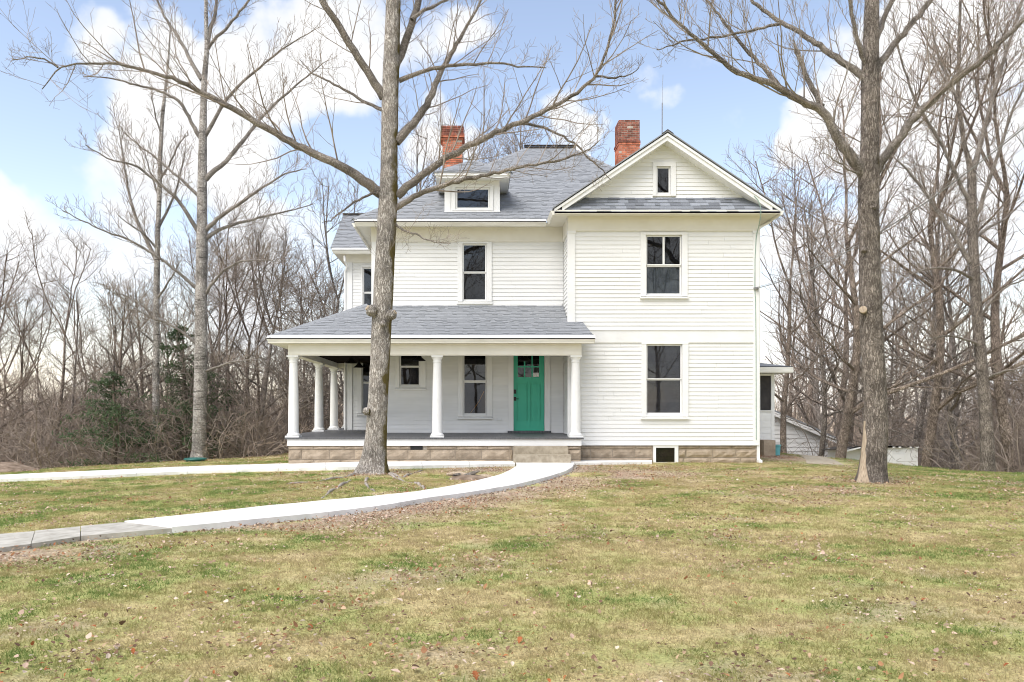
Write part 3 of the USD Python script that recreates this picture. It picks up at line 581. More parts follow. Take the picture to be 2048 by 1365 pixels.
def hip_cap(a, b, w=.12, n=30):
    mb = MB(); a, b = np.asarray(a, float), np.asarray(b, float); d = unit(b - a); s = unit(np.cross(d, [0, 0, 1])); rr = np.random.default_rng(4)
    for i in range(n):
        p, q = a + (b - a) * (i / n), a + (b - a) * ((i + 1.12) / n); lift = np.array([0, 0, .035])
        for sg in (-1, 1):
            f = [p + lift, p + sg * s * w - [0, 0, .035], q + sg * s * w - [0, 0, .05], q + lift - [0, 0, .012]]
            mb.slab(f if sg > 0 else f[::-1], (0, 0, -.012))
    return mb
part(main_roof, 'hip_cap', hip_cap(E0, ridge[0], n=34), M['shingle']); part(main_roof, 'hip_cap', hip_cap(E1, ridge[1], n=34), M['shingle'])
part(main_roof, 'roof_deck_edge', MB().box(1.80, 3.72, 28.94, 29.10, 11.24, 11.30).box(1.80, 3.72, 28.90, 29.06, 11.345, 11.372), M['gutterdark'])
for px, py, Y in ((1160, 304, 29.6), (1180, 315, 29.2)):
    part(main_roof, 'white_finial', MB().lathe([(0, .26), (.03, .25), (.05, .16), (.03, .1), (.06, 0), (.06, -.15)], at(px, py + 8, Y), 12), M['trim'])
# left part: roof with its ridge across
LE = np.array([XL0 - OV - .05, YLF - .06, ZG + .09]); LR = np.array([LE[0], 29.3, 8.85]); vdir = unit(LR - LE); SLl = np.linalg.norm(LR - LE)
left_roof = part(house, 'roof', MB().slab([LE, [-1.5, LE[1], LE[2]], [-1.5, LR[1], LR[2]], LR], (0, 0, -.05)).slab([LR, [-1.5, LR[1], LR[2]], [-1.5, 32, 7], [LE[0], 32, 7]], (0, 0, -.05)), M['shingle'])
shingles(left_roof, LE, (1, 0, 0), vdir, [(0, 0), (3.4, 0), (3.4, SLl), (0, SLl)], .13, seed=6)
part(left_roof, 'ridge_cap', MB().box(LE[0], -1.5, 29.2, 29.4, 8.84, 8.90), M['gutterdark'])

# dormer
YD = 23.25; d0, d1 = ax(890, YD), ax(999, YD); dz0, dz1 = 7.40, az(357, YD)
dg = px_rect((914.5, 976, 379.5, 415.5), YD)
dm = part(house, 'dormer', MB().platexz(sbox(d0, dz0, d1, dz1).difference(sbox(dg[0] - .06, dg[2] - .06, dg[1] + .06, dg[3] + .06)), YD, YD + .08).box(d0, d0 + .05, YD + .08, 26, dz0, dz1).box(d1 - .05, d1, YD + .08, 26, dz0, dz1), M['trim'])
for a, b in ((d0 - .012, d0 + .16), (d1 - .16, d1 + .012)): part(dm, 'corner_board', MB().box(a, b, YD - .02, YD + .001, dz0 + .02, az(374, YD)), M['trim'])
fr = px_rect((904, 986, 373, 422), YD)
part(dm, 'window_frame', MB().platexz(sbox(fr[0], fr[2], fr[1], fr[3]).difference(sbox(dg[0] - .06, dg[2] - .06, dg[1] + .06, dg[3] + .06)), YD - .035, YD + .001).box(fr[0] - .02, fr[1] + .02, YD - .05, YD, fr[3], fr[3] + .03), M['trim'])
part(dm, 'sash', MB().platexz(sbox(dg[0] - .058, dg[2] - .058, dg[1] + .058, dg[3] + .058).difference(R(dg)), YD + .01, YD + .035), M['trim'])
part(dm, 'pane', MB().box(dg[0] - .01, dg[1] + .01, YD + .02, YD + .023, dg[2] - .01, dg[3] + .01), M['glass'])
part(dm, 'room_lining', MB().box(d0 + .06, d1 - .06, YD + .4, YD + .42, dz0, dz1), M['dark'])
part(dm, 'sill', MB().box(d0 - .02, d1 + .02, YD - .05, YD + .01, dz0, dz0 + .03), M['trim'])
f0, f1, yf = ax(871.5, 22.92), ax(1019, 22.92), 22.92; ez0, ez1 = az(356, yf), az(345.5, yf)
part(dm, 'soffit', MB().box(f0 + .03, f1 - .03, yf + .02, 25.2, ez0 + .005, ez0 + .03), M['trim'])
part(dm, 'fascia', MB().box(f0, f1, yf - .02, yf + .02, ez0 - .015, ez1).box(f0 - .03, f1 + .03, yf - .05, yf - .02, ez0 + .06, ez1).box(f0, f0 + .03, yf + .02, 25, ez0 - .015, ez1).box(f1 - .03, f1, yf + .02, 25, ez0 - .015, ez1), M['trim'])
ap = np.array([(f0 + f1) / 2, 24.05, az(322, 24.05)]); De = [np.array([f0 - .04, yf - .06, ez1]), np.array([f1 + .04, yf - .06, ez1])]
droof = part(dm, 'roof', MB().slab([De[0], De[1], ap], (0, 0, -.03)).slab([De[0], ap, [ap[0], 26.2, ap[2]], [f0 - .04, 26.2, ez1]], (0, 0, -.03)).slab([De[1], [f1 + .04, 26.2, ez1], [ap[0], 26.2, ap[2]], ap], (0, 0, -.03)), M['shingle'])
dv = unit([0, ap[1] - De[0][1], ap[2] - De[0][2]]); dl = math.hypot(ap[1] - De[0][1], ap[2] - De[0][2])
shingles(dm, De[0], (1, 0, 0), dv, [(0, 0), (De[1][0] - De[0][0], 0), (ap[0] - De[0][0], dl)], .14, seed=8)
part(dm, 'hip_cap', hip_cap(De[0], ap, .09, 10), M['shingle']); part(dm, 'hip_cap', hip_cap(De[1], ap, .09, 10), M['shingle'])

# chimneys: every brick on the faces that show
def chimney(x0, x1, Y0, zb, zt, rings, sooty_from, label, seed):
    r = np.random.default_rng(seed); dep = x1 - x0; ch = part(house, 'chimney', MB().box(x0 + .006, x1 - .006, Y0 + .006, Y0 + dep - .006, zb, zt - .02), M['mortar'], label=label)
    h = .075; nrow = int((zt - zb) / h); L = .205
    for i in range(nrow):
        z = zt - (i + 1) * h; grow = 0
        for a, b, g in rings:
            if a <= i < b: grow = g
        X0, X1, F, B = x0 - grow, x1 + grow, Y0 - grow, Y0 + dep + grow
        m = M['brick_sooty'] if i < sooty_from else M['brick']
        x = X0 - (L / 2 if i % 2 else 0)
        while x < X1 - .02:
            a, b = max(x, X0), min(x + L, X1); x += L
            if b - a < .03: continue
            j = r.normal(0, .003, 2)
            part(ch, 'brick', MB().box(a + .005, b - .007, F + j[0], F + .10, z + .006, z + h - .009), m)
        for sx in (-1, 1):       # cheeks, one course each
            xa = X0 if sx < 0 else X1 - .1
            y = F + .1 + (L / 2 if i % 2 else 0)
            part(ch, 'brick', MB().box(xa + (.002 if sx > 0 else 0), xa + .1 - (0.002 if sx < 0 else 0), F + .104, (F + B) / 2 - .005, z + .005, z + h - .006), m)
            part(ch, 'brick', MB().box(xa + (.002 if sx > 0 else 0), xa + .1 - (0.002 if sx < 0 else 0), (F + B) / 2 + .005, B, z + .005, z + h - .006), m)
chimney(ax(885, 28.5), ax(924.5, 28.5), 28.5, 10.05, az(252, 28.5), [(0, 4, .05), (4, 6, .085), (6, 7, .04), (16, 18, .02)], 5, 'left chimney with stepped corbelled top', 31)
chimney(ax(1237.5, 28), ax(1280, 28), 28.0, 10.2, az(240, 28.), [(10, 11, .035), (11, 12, .02)], 11, 'right chimney with sooty upper half', 32)

# porch
YE, YB, YC, YF = 20.92, 21.20, 21.35, 21.10
ze = az(678, YE)
pe0, pe1 = -5.64, 3.23
zfront = lambda y: .70 + (y - YF) * .035          # floor falls a little to the front
part(house, 'porch_floor', MB().hexa([[-5.2, YF, .68], [2.93, YF, .68], [2.93, YM, .70], [-5.2, YM, .70], [-5.2, YF, .722], [2.93, YF, .722], [2.60, YM, .797], [-5.2, YM, .797]])
     .hexa([[-5.2, YM + .001, .70], [XM0, YM + .001, .70], [XM0, 30.6, .70], [-5.2, 30.6, .70], [-5.2, YM + .001, .797], [XM0, YM + .001, .797], [XM0, 30.6, .80], [-5.2, 30.6, .80]]), M['floor'])
part(house, 'porch_skirt', MB().box(-5.14, 2.87, YF + .035, YF + .07, .502, .679).box(-5.14, -5.10, YF + .07, 30.5, .502, .679).box(2.83, 2.87, YF + .07, YW - .05, .502, .679), M['trim'])
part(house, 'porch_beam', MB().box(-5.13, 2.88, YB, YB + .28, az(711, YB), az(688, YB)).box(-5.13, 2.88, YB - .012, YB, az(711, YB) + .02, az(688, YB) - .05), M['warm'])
zbm = az(711, YB)
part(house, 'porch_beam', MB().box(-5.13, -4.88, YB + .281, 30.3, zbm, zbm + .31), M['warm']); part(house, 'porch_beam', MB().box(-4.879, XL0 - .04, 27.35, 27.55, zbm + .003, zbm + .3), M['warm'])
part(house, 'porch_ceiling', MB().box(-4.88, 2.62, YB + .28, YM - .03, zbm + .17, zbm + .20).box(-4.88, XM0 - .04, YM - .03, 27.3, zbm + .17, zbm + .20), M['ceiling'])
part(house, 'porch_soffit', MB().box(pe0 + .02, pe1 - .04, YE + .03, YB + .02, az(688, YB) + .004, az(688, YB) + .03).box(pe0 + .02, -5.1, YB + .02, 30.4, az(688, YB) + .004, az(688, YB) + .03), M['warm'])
gutter(pe0, pe1 - .02, YE + .11, ze + .004)
side_gutter(pe0 + .10, YE + .14, 30.5, ze, -1)
O = np.array([pe0 + .02, YE + .04, ze + .055]); pv = unit([0, YM - O[1], 4.62 - O[2]]); PL = math.hypot(YM - O[1], 4.62 - O[2])
zwp = O[2] + (4.62 - O[2]) * (YW - .04 - O[1]) / (YM - O[1])
proof = part(house, 'porch_roof', MB().slab([O, [pe1 - .03, O[1], O[2]], [3.0, YW - .04, zwp], [XW0 - .03, YW - .04, zwp], [XW0 - .03, YM, 4.62], [-3.3, YM, 4.62]], (0, 0, -.04)).slab([O, [-3.3, YM, 4.62], [-3.3, 27.24, 4.62], [-3.3, 30.4, 4.62], [O[0], 30.4, O[2]]], (0, 0, -.04)), M['shingle'])
vw = math.hypot(YW - .04 - O[1], zwp - O[2])
shingles(proof, O, (1, 0, 0), pv, [(0, 0), (pe1 - .03 - O[0], 0), (3.02 - O[0], vw), (-3.3 - O[0] - 2.32 * (1 - vw / PL), vw)], .122, seed=9)
shingles(proof, O, (1, 0, 0), pv, [(-3.3 - O[0] - 2.32 * (1 - vw / PL), vw + .012), (XW0 - .05 - O[0], vw + .012), (XW0 - .05 - O[0], PL), (-3.3 - O[0], PL)], .122, seed=10)
part(proof, 'hip_cap', hip_cap(O, [-3.3, YM, 4.64], .11, 18), M['shingle'])
part(proof, 'flashing', MB().box(XM0 + .1, XW0 - .06, YM - .05, YM - .03, 4.60, 4.66), M['trim'])
def column(X, Y, half=False):
    zb = zfront(Y) + .02 if Y < YM else .80; zt = zbm; h = zt - zb
    prof = [(.142, .10), (.142, .12), (.139, h * .33), (.128, h * .62), (.110, h - .19), (.110, h - .16)]
    c = part(house, 'column', MB().lathe(prof, (X, Y, zb), 28), M['trim'], smooth=35)
    b = MB(); b.box(X - .19, X + .19, Y - .19, Y + .19, zb, zb + .045); b.lathe([(.165, .045), (.182, .060), (.182, .080), (.16, .1), (.143, .125)], (X, Y, zb), 28)
    part(c, 'base', b, M['trim'], smooth=35)
    k = MB(); k.box(X - .155, X + .155, Y - .155, Y + .155, zt - .045, zt - .001); k.lathe([(.110, h - .19), (.124, h - .18), (.124, h - .16), (.112, h - .15), (.112, h - .12), (.135, h - .085), (.148, h - .05), (.148, h - .045)], (X, Y, zb), 28)
    part(c, 'capital', k, M['trim'], smooth=35)
for X in (ax(587, YC), ax(874.5, YC), ax(1151, YC)): column(X, YC)
for Y in (24.83, 27.45, 30.2): column(-5.02, Y)
part(house, 'pilaster', MB().box(2.72, 2.90, YW - .14, YW - .037, .76, zbm), M['trim'])

# foundation of rock-faced blocks
def blocks(root, X0, X1, Yf, courses, gaps=(), seed=2, along='x'):
    r = np.random.default_rng(seed)
    for ci, (za, zb, L) in enumerate(courses):
        x = X0 - (L * .45 if ci % 2 else 0)
        while x < X1 - .03:
            l = L * r.uniform(.85, 1.2); a, b = max(x, X0) + .006, min(x + l, X1) - .006; x += l
            if b - a < .06 or any(a < g[1] and b > g[0] and zb > g[2] for g in gaps):
                for g in gaps:
                    if a < g[0] - .05 and b > g[0] and zb > g[2]: b = g[0] - .005; break
                    if a < g[1] and b > g[1] + .05 and zb > g[2]: a = g[1] + .005; break
                else: continue
            if b - a < .06: continue
            nx, nz = 6, 4; u = np.linspace(0, 1, nx); w = np.linspace(0, 1, nz); U, Wg = np.meshgrid(u, w, indexing='ij')
            edge = np.minimum(np.minimum(U, 1 - U) * 6, np.minimum(Wg, 1 - Wg) * 4).clip(0, 1)
            bulge = edge * (.022 + .030 * r.random(U.shape) * min(1, (zb - za) / .2))
            P = np.stack([a + U * (b - a), Yf - bulge, za + .007 + Wg * (zb - za - .014)], -1).reshape(-1, 3)
            f = [[i * nz + j, (i + 1) * nz + j, (i + 1) * nz + j + 1, i * nz + j + 1] for i in range(nx - 1) for j in range(nz - 1)]
            m = MB().add(P, f); m.box(a, b, Yf + .0005, Yf + .05, za + .006, zb - .006)
            part(root, 'stone_block', m, M['stone'])
fp = part(house, 'foundation', MB().box(-5.1, 2.83, YF + .095, YF + .2, -.6, .50).box(-5.1, -5.0, YF + .2, 30.4, -.6, .5), M['mortar'])
vent = px_rect((820.5, 845, 891, 899), YF)
blocks(fp, -5.12, 2.86, YF + .075, [(.395, .498, .72), (.125, .395, .66), (-.03, .125, .70), (-.25, -.03, .7)], gaps=[(vent[0], vent[1], .42), (1.0, 2.48, -9)], seed=2)
part(fp, 'vent_opening', MB().box(vent[0], vent[1], YF + .07, YF + .094, .395, .50), M['black'])
fw = part(house, 'foundation', MB().box(XW0 + .1, XW1 - .02, YW + .03, YW + .2, -.6, ZB - .03), M['mortar'])
bw = px_rect((1306, 1356, 891, 926), YW)
blocks(fw, 2.88, XW1, YW + .012, [(.375, .478, .78), (.13, .375, .68), (-.04, .13, .75), (-.25, -.04, .7)], gaps=[(bw[0], bw[1], -9)], seed=12)
part(house, 'basement_window', MB().platexz(R(bw).difference(R(px_rect((1311.5, 1349, 896, 925), YW))), YW - .035, YW + .04), M['trim'])
bwh = H(house.path + '/basement_window', house.o); bg = px_rect((1311.5, 1349, 896, 925), YW)
part(bwh, 'pane', MB().box(bg[0], bg[1], YW - .01, YW - .007, bg[2], bg[3]), M['glass']); part(bwh, 'room_lining', MB().box(bg[0] - .02, bg[1] + .02, YW + .02, YW + .03, bg[2] - .2, bg[3] + .02), M['dark'])
# steps
s0, s1 = 1.02, 2.47
st = part(house, 'step', MB().box(s0, s1, YF - .30, YF + .09, -.2, .495), M['step']); part(house, 'step', MB().box(s0 - .02, s1 + .04, YF - .62, YF - .301, -.2, .29), M['step'])

# front door
D = door_o; yD = YM + .03
part(house, 'door_frame', MB().platexz(R(door_c).difference(sbox(D[0], .80, D[1], D[3])), YM - .055, YM + .05), M['trim'])
part(house, 'threshold', MB().box(door_c[0] - .02, door_c[1] + .02, YM - .11, YM + .1, .80, .858), M['floor'])
lites = [px_rect((a, b, c, d), YM) for (c, d) in ((712, 732.5), (735, 754.7)) for (a, b) in ((1035.5, 1048), (1050.6, 1063.2), (1065.8, 1078.5))]
pan = [px_rect((1033.5, 1055.5, 767, 842.5), YM), px_rect((1060.5, 1082, 767, 842.5), YM)]
lite_u = unary_union([R(l) for l in lites])
door = part(house, 'door', MB().platexz(sbox(D[0] + .004, .86, D[1] - .004, D[3] - .004).difference(lite_u).difference(unary_union([R(p) for p in pan])), yD, yD + .045), M['teal'], label='teal front door with six small panes and two long panels')
for p in pan: part(door, 'door_panel', MB().box(p[0] - .002, p[1] + .002, yD + .030, yD + .04, p[2] - .002, p[3] + .002).platexz(R((p[0] + .03, p[1] - .03, p[2] + .03, p[3] - .03)), yD + .014, yD + .0299), M['teal'])
for l in lites: part(door, 'pane', MB().box(l[0] - .004, l[1] + .004, yD + .015, yD + .018, l[2] - .004, l[3] + .004), M['glass'])
part(door, 'room_lining', MB().box(D[0], D[1], yD + .35, yD + .37, 2.2, 3.2), M['dark'])
nt = px_rect((1066.5, 1078, 746, 754), YM); part(door, 'notice', MB().box(nt[0], nt[1], yD + .006, yD + .012, nt[2], nt[3]), M['paper'])
lk = px_rect((1027.6, 1032.4, 779.5, 788), YM); part(door, 'lock', MB().box(lk[0], lk[1], yD - .02, yD + .002, lk[2], lk[3]), M['black'])
hd = px_rect((1027.6, 1032.4, 794.5, 802), YM); part(door, 'handle', MB().box(hd[0], hd[1], yD - .012, yD + .002, hd[2], hd[3]).tube([[hd[1] - .03, yD - .01, (hd[2] + hd[3]) / 2], [hd[1] - .03, yD - .05, (hd[2] + hd[3]) / 2], [hd[1] + .07, yD - .05, (hd[2] + hd[3]) / 2]], .011, 8, True), M['black'])
sw = px_rect((993.5, 1003, 836.5, 841.5), YM); part(house, 'outlet_cover', MB().platexz(R(sw).difference(R((sw[0] + .015, sw[1] - .015, sw[2] + .012, sw[3] + .01))), YM - .045, YM - .02), M['trim'])

# downspouts, service wires on the wall
xd = ax(1516, YW); part(house, 'downspout', MB().box(xd - .035, xd + .045, YW - .03, YW + .05, .08, ZFR + .15).hexa([[xd - .035, YW - .18, -.02], [xd + .06, YW - .18, -.02], [xd + .06, YW + .05, .02], [xd - .035, YW + .05, .02], [xd - .035, YW - .18, .06], [xd + .06, YW - .18, .06], [xd + .06, YW + .05, .1], [xd - .035, YW + .05, .1]])
     .tube([[xd, YW + .02, ZFR + .14], [xd + .16, YW + .2, ZFR + .22], [XW1 + OV + .03, YW + .35, ZSOF - .06], [XW1 + OV + .05, YW + .35, ZSOF + .03]], .038, 8), M['trim'])
part(house, 'downspout', MB().tube([at(689, 512, YL - .4), at(689.5, 522, YL - .4), at(694, 533, YL - .15), [XL0 - .07, YL - .05, az(545, YL)], [XL0 - .07, YL - .05, .8]], .04, 8), M['trim'])
cw = [at(1508, 392, YWF - .02), at(1519, 404, YWF - .05), at(1522, 420, YWF - .06), at(1521.5, 434, YWF - .04), at(1517, 455, YW - .1), at(1512.5, 472, YW - .05), at(1510, 520, YW - .05), at(1509.5, 578, YW - .06), at(1511, 600, YW - .05), at(1512, 700, YW - .05), at(1512.5, 880, YW - .05)]
part(house, 'wall_cable', MB().tube(resample(cw, 40), .011, 6), M['wire_green'])
part(house, 'cable_bracket', MB().box(*(lambda p: (p[0] - .06, p[0] + .07, YW - .10, YW - .03, p[2] - .03, p[2] + .03))(at(1510, 578, YW))).tube([at(1510, 578, YW - .08), at(1516, 577, YW - .12), at(1516, 584, YW - .1)], .012, 6), M['wire'])
part(house, 'lead', MB().tube(resample(np.array([at(941, 826, YM + .1), at(950, 815, YM + .09), at(958, 803, YM + .085), at(968, 783, YM + .085)]), 10), .009, 6), M['yellow'], label='orange extension lead behind the porch window')

# back porch on the right
rx0, rx1, YP = XW1 + .001, ax(1548, 26), 26.0
part(house, 'back_porch_wall', MB().platexz(sbox(rx0, .45, rx1, az(748, YP)).difference(R(px_rect((1520.5, 1542, 752, 821), YP))), YP, YP + .08).box(rx1 - .08, rx1, YP + .08, 29, .45, 2.8), M['siding'])
bp = H(house.path + '/back_porch_wall', house.o)
g_ = px_rect((1520.5, 1542, 752, 821), YP); part(bp, 'insect_screen', MB().box(g_[0], g_[1], YP + .02, YP + .03, g_[2], g_[3]), M['screen'])
part(bp, 'sill', MB().box(g_[0] - .05, g_[1] + .05, YP - .03, YP + .001, g_[2] - .04, g_[2]), M['trim']); part(bp, 'post', MB().box(rx1 - .1, rx1 + .012, YP - .02, YP + .001, .46, az(749, YP)), M['trim'])
for k in range(4): part(bp, 'board', MB().box(rx0 + .03, rx1 - .11, YP - .012, YP + .001, .50 + k * .21, .50 + k * .21 + .195), M['siding'])
ezp = az(737, YP - .3); part(house, 'back_porch_roof', MB().slab([[rx0, YP - .45, ezp + .02], [rx1 + .45, YP - .45, ezp + .02], [rx1 + .45, 29, ezp + .02], [rx0, 29, ezp + .35]], (0, 0, .04)).slab([[rx0, YP - .45, ezp + .02], [rx1 + .45, YP - .45, ezp + .02], [rx0, YP + .4, ezp + .38]], (0, 0, .03)), M['shingle'])
part(house, 'back_porch_fascia', MB().box(rx0, rx1 + .45, YP - .48, YP - .45, ezp - .15, ezp + .03).box(rx0, rx1 + .42, YP - .45, YP + .1, ezp - .15, ezp - .12).box(rx1 + .42, rx1 + .45, YP - .45, 29, ezp - .15, ezp + .03), M['cream'])
part(house, 'back_step', MB().box(ax(1521, 25.6), ax(1544, 25.6), 25.3, 25.99, -.2, .5), M['stone'])

# ------------------------------------------------------------------ things on and near the house
for (px, py, Y, lab) in ((703, 727, 24.4, 'black cone pendant lamp at the left end of the porch, the farther left of two'), (718, 735.5, 25.9, 'black cone pendant lamp hanging in front of the left porch window'),
                         (838.5, 722, 22.3, 'black pendant lamp beside the middle porch column'), (1050.5, 722.5, 22.3, 'black pendant lamp hanging before the teal door')):
    c = at(px, py, Y); l = thing('pendant_lamp', lab, 'lamp', c)
    part(l, 'shade', MB().lathe([(.185, 0), (.175, .018), (.13, .05), (.075, .10), (.05, .15), (.035, .16), (.03, .22), (.0, .225)], c, 24), M['black'], smooth=40)
    part(l, 'rod', MB().tube([c + [0, 0, .2], [c[0], c[1], zbm + .17]], .008, 6), M['black'])
p0 = at(1514, 577, YW - .12); p1 = np.array([ax(2110, 12.3), 12.3, az(205, 12.3)]); tt = np.linspace(0, 1, 40)[:, None]
single('power_cable', MB().tube(p0 + (p1 - p0) * tt - np.array([0, 0, .45]) * (4 * tt * (1 - tt)), .012, 6).tube(p0 + [0, 0, .03] + (p1 - p0) * tt - np.array([0, 0, .42]) * (4 * tt * (1 - tt)), .006, 5), M['wire'],
       'twisted grey power cable rising from the house corner past the right tree', 'cable')
c = np.array([ax(390.5, 25.5), 25.5, 0]); c[2] = ground_z(c[0], c[1])
lidt = thing('septic_lid', 'round dark green plastic tank lid in the grass beneath the tall pale tree', 'lid', c)
part(lidt, 'riser', MB().lathe([(.30, -.1), (.30, .05)], c, 28), M['lid']); part(lidt, 'lid', MB().lathe([(.36, .05), (.365, .075), (.35, .095), (.2, .115), (0, .12)], c, 28), M['lid'], smooth=40)
for k in range(6):
    a = k * math.pi / 3; part(lidt, 'bolt', MB().lathe([(.018, .09), (.018, .112), (0, .113)], c + [.31 * math.cos(a), .31 * math.sin(a), 0], 8), M['lid'])
c = np.array([ax(1553.5, 26.3), 26.3, 0]); c[2] = ground_z(c[0], c[1])
b_ = thing('bucket', 'teal plastic tub standing beside the back step', 'tub', c)
part(b_, 'body', MB().lathe([(.10, 0), (.125, .36), (.115, .36), (.1, .02)], c, 20), M['tealbin'], smooth=40); part(b_, 'rim', MB().lathe([(.125, .33), (.14, .335), (.14, .37), (.12, .37)], c, 20), M['tealbin'])

# white outbuilding down the slope behind the house
YG = 36.0; gx1 = ax(1655, YG); apx = 10.4
og = thing('outbuilding', 'white clapboard outbuilding with a sloping roof behind the back porch', 'outbuilding', (12.5, YG, -2))
zr = lambda x: az(874, YG) + (gx1 - x) * .44
wallg = part(og, 'wall', MB().platexz(Polygon([(apx, -4), (gx1, -4), (gx1, zr(gx1)), (apx, zr(apx))]), YG, YG + .1).box(gx1 - .1, gx1, YG + .1, 42, -4, zr(gx1)).box(apx - .0, apx + .1, YG + .1, 42, -4, zr(apx)), M['trim'])
z = -3.2
while z < 2.2:
    xe = min(gx1, gx1 - (z + .24 - zr(gx1)) / .44)
    if xe > apx + .3: part(wallg, 'clapboard', MB().hexa([[apx, YG - .03, z], [xe, YG - .03, z], [xe, YG, z], [apx, YG, z], [apx, YG - .006, z + .2], [xe, YG - .006, z + .2], [xe, YG, z + .2], [apx, YG, z + .2]]), M['trim'])
    z += .2
part(og, 'roof', MB().slab([[apx - .1, YG - .25, zr(apx - .1) + .06], [gx1 + .3, YG - .25, zr(gx1 + .3) + .06], [gx1 + .3, 42.2, zr(gx1 + .3) + .06], [apx - .1, 42.2, zr(apx - .1) + .06]], (0, 0, .07)), M['shingle'])
part(og, 'rake_board', MB().platexz(Polygon([(apx - .1, zr(apx - .1) + .05), (gx1 + .3, zr(gx1 + .3) + .05), (gx1 + .3, zr(gx1 + .3) - .16), (apx - .1, zr(apx - .1) - .16)]), YG - .26, YG - .22), M['trim'])
# low white shed on the right
YS = 30.0; sx0, sx1, sm = ax(1702, YS), ax(1836, YS), ax(1773, YS); szt = az(893.5, YS); sb_ = -2.6
sd = thing('shed', 'low white shed with dark flat roof behind the right-hand tree', 'shed', ((sx0 + sx1) / 2, YS, sb_))
part(sd, 'wall', MB().box(sm, sx1, YS, YS + .08, sb_, szt - .05).box(sx0, sm - .002, YS + .35, YS + .42, sb_, szt - .09).box(sx1 - .08, sx1, YS + .08, YS + 2, sb_, szt - .05).box(sx0, sx0 + .08, YS + .42, YS + 2, sb_, szt - .15), M['trim'])
part(sd, 'roof', MB().slab([[sx0 - .22, YS - .08, szt - .13], [sx0 + .35, YS - .08, szt + .0], [sx1 + .03, YS - .08, szt + .005], [sx1 + .03, YS + 2.1, szt - .12], [sx0 + .35, YS + 2.1, szt - .12], [sx0 - .22, YS + 2.1, szt - .25]][::1], (0, 0, .03)), M['gutterdark'])
part(sd, 'fascia', MB().slab([[sx0 - .24, YS - .10, szt - .21], [sx0 + .33, YS - .10, szt - .06], [sx0 + .33, YS - .10, szt - .01], [sx0 - .24, YS - .10, szt - .13]], (0, .03, 0)), M['trim'])
for px in (1785, 1797, 1818, 1832): part(sd, 'rafter_end', MB().box(ax(px - 2.2, YS), ax(px + 2.2, YS), YS - .12, YS + .0, szt - .055, szt - .002), M['trim'])
hr = px_rect((1784, 1810, 907, 931), YS); part(sd, 'door', MB().platexz(R(hr).difference(R((hr[0] + .02, hr[1] - .02, hr[2], hr[3] - .02))), YS - .012, YS + .001).box(hr[0] + .03, hr[1] - .03, YS - .008, YS + .001, hr[2], hr[3] - .03), M['siding'])
# earth mound at the left edge
mx, my = gpt(5, 948); th = np.linspace(0, 2 * math.pi, 40, endpoint=False); mo = MB(); vv = []
for r_ in np.linspace(1, 0, 9):
    X, Y = mx - 1.0 + 1.35 * r_ * np.cos(th), my + 1.3 + 1.1 * r_ * np.sin(th); vv.append(np.stack([X, Y, ground_z(X, Y) - .05 + .30 * (1 - r_ ** 2) * (.7 + .6 * meshkit.noise(np.stack([X * 2, Y * 2, 0 * X], -1), 3))], 1))
mo.add(np.vstack(vv), TUBEF(9, 40)); single('earth_mound', mo, M['mud'], 'low mound of brown earth at the left edge beyond the path', 'mound', smooth=True)

# ------------------------------------------------------------------ trees
def rot_about(d, axis, ang): return d * math.cos(ang) + np.cross(axis, d) * math.sin(ang) + axis * np.dot(axis, d) * (1 - math.cos(ang))
def perp(d, r):
    a = np.cross(d, r.normal(size=3)); n = np.linalg.norm(a); return a / n if n > 1e-6 else np.array([1., 0, 0])
def wander(p, d, L, n, r, wig, up):
    pts = [np.array(p, float)]; d = unit(d); s = L / n
    for _ in range(n):
        d = unit(d + r.normal(size=3) * wig + np.array([0, 0, up])); pts.append(pts[-1] + d * s)
    return np.array(pts)
def spread(mb, tw, pts, rad, r, level, count, lrel, o):
    """side shoots along a branch; o: options"""
    n = len(pts); seg = np.linalg.norm(np.diff(pts, axis=0), axis=1); L = seg.sum(); cum = np.r_[0, np.cumsum(seg)] / L; ph = r.uniform(0, 6.28)
    for k in range(count):
        t = o['t0'] + (1 - o['t0']) * (k + r.uniform(.1, .9)) / count
        i = min(np.searchsorted(cum, t) - 1, n - 2); i = max(i, 0); f = (t - cum[i]) / max(cum[i + 1] - cum[i], 1e-6)
        p = pts[i] * (1 - f) + pts[i + 1] * f; d = unit(pts[i + 1] - pts[i]); rr = rad[i] * (1 - f) + rad[i + 1] * f
        a0 = perp(d, np.random.default_rng(1)); a = rot_about(a0, d, ph + k * 2.4 + r.normal(0, .5))
        nd = unit(d * math.cos(o['ang']) + np.cross(d, a) * math.sin(o['ang'] * r.uniform(.75, 1.25)) + np.array([0, 0, o['lift']]))
        ln = max(L * lrel * r.uniform(.55, 1.25) * (1.15 - .65 * t), o['lmin'])
        if o.get('lmax'): ln = min(ln, o['lmax'] * r.uniform(.6, 1))
        r0 = max(min(rr * .62, ln * o.get('thick', .016)), o['rmin'])
        m = 5 if level > 1 else 3 if level == 1 else 2
        q = wander(p, nd, ln, m, r, o['wig'], o['up']); rd = np.linspace(r0, max(r0 * .35, o['rmin'] * .75), m + 1)
        (mb if level >= o['limb_level'] else tw).tube(q, rd, 5 if r0 > .03 else 4 if r0 > .015 else 3)
        if level > 0: spread(mb, tw, q, rd, r, level - 1, max(2, int(o['n'][level - 1] * r.uniform(.7, 1.3))), o['rel'], o)
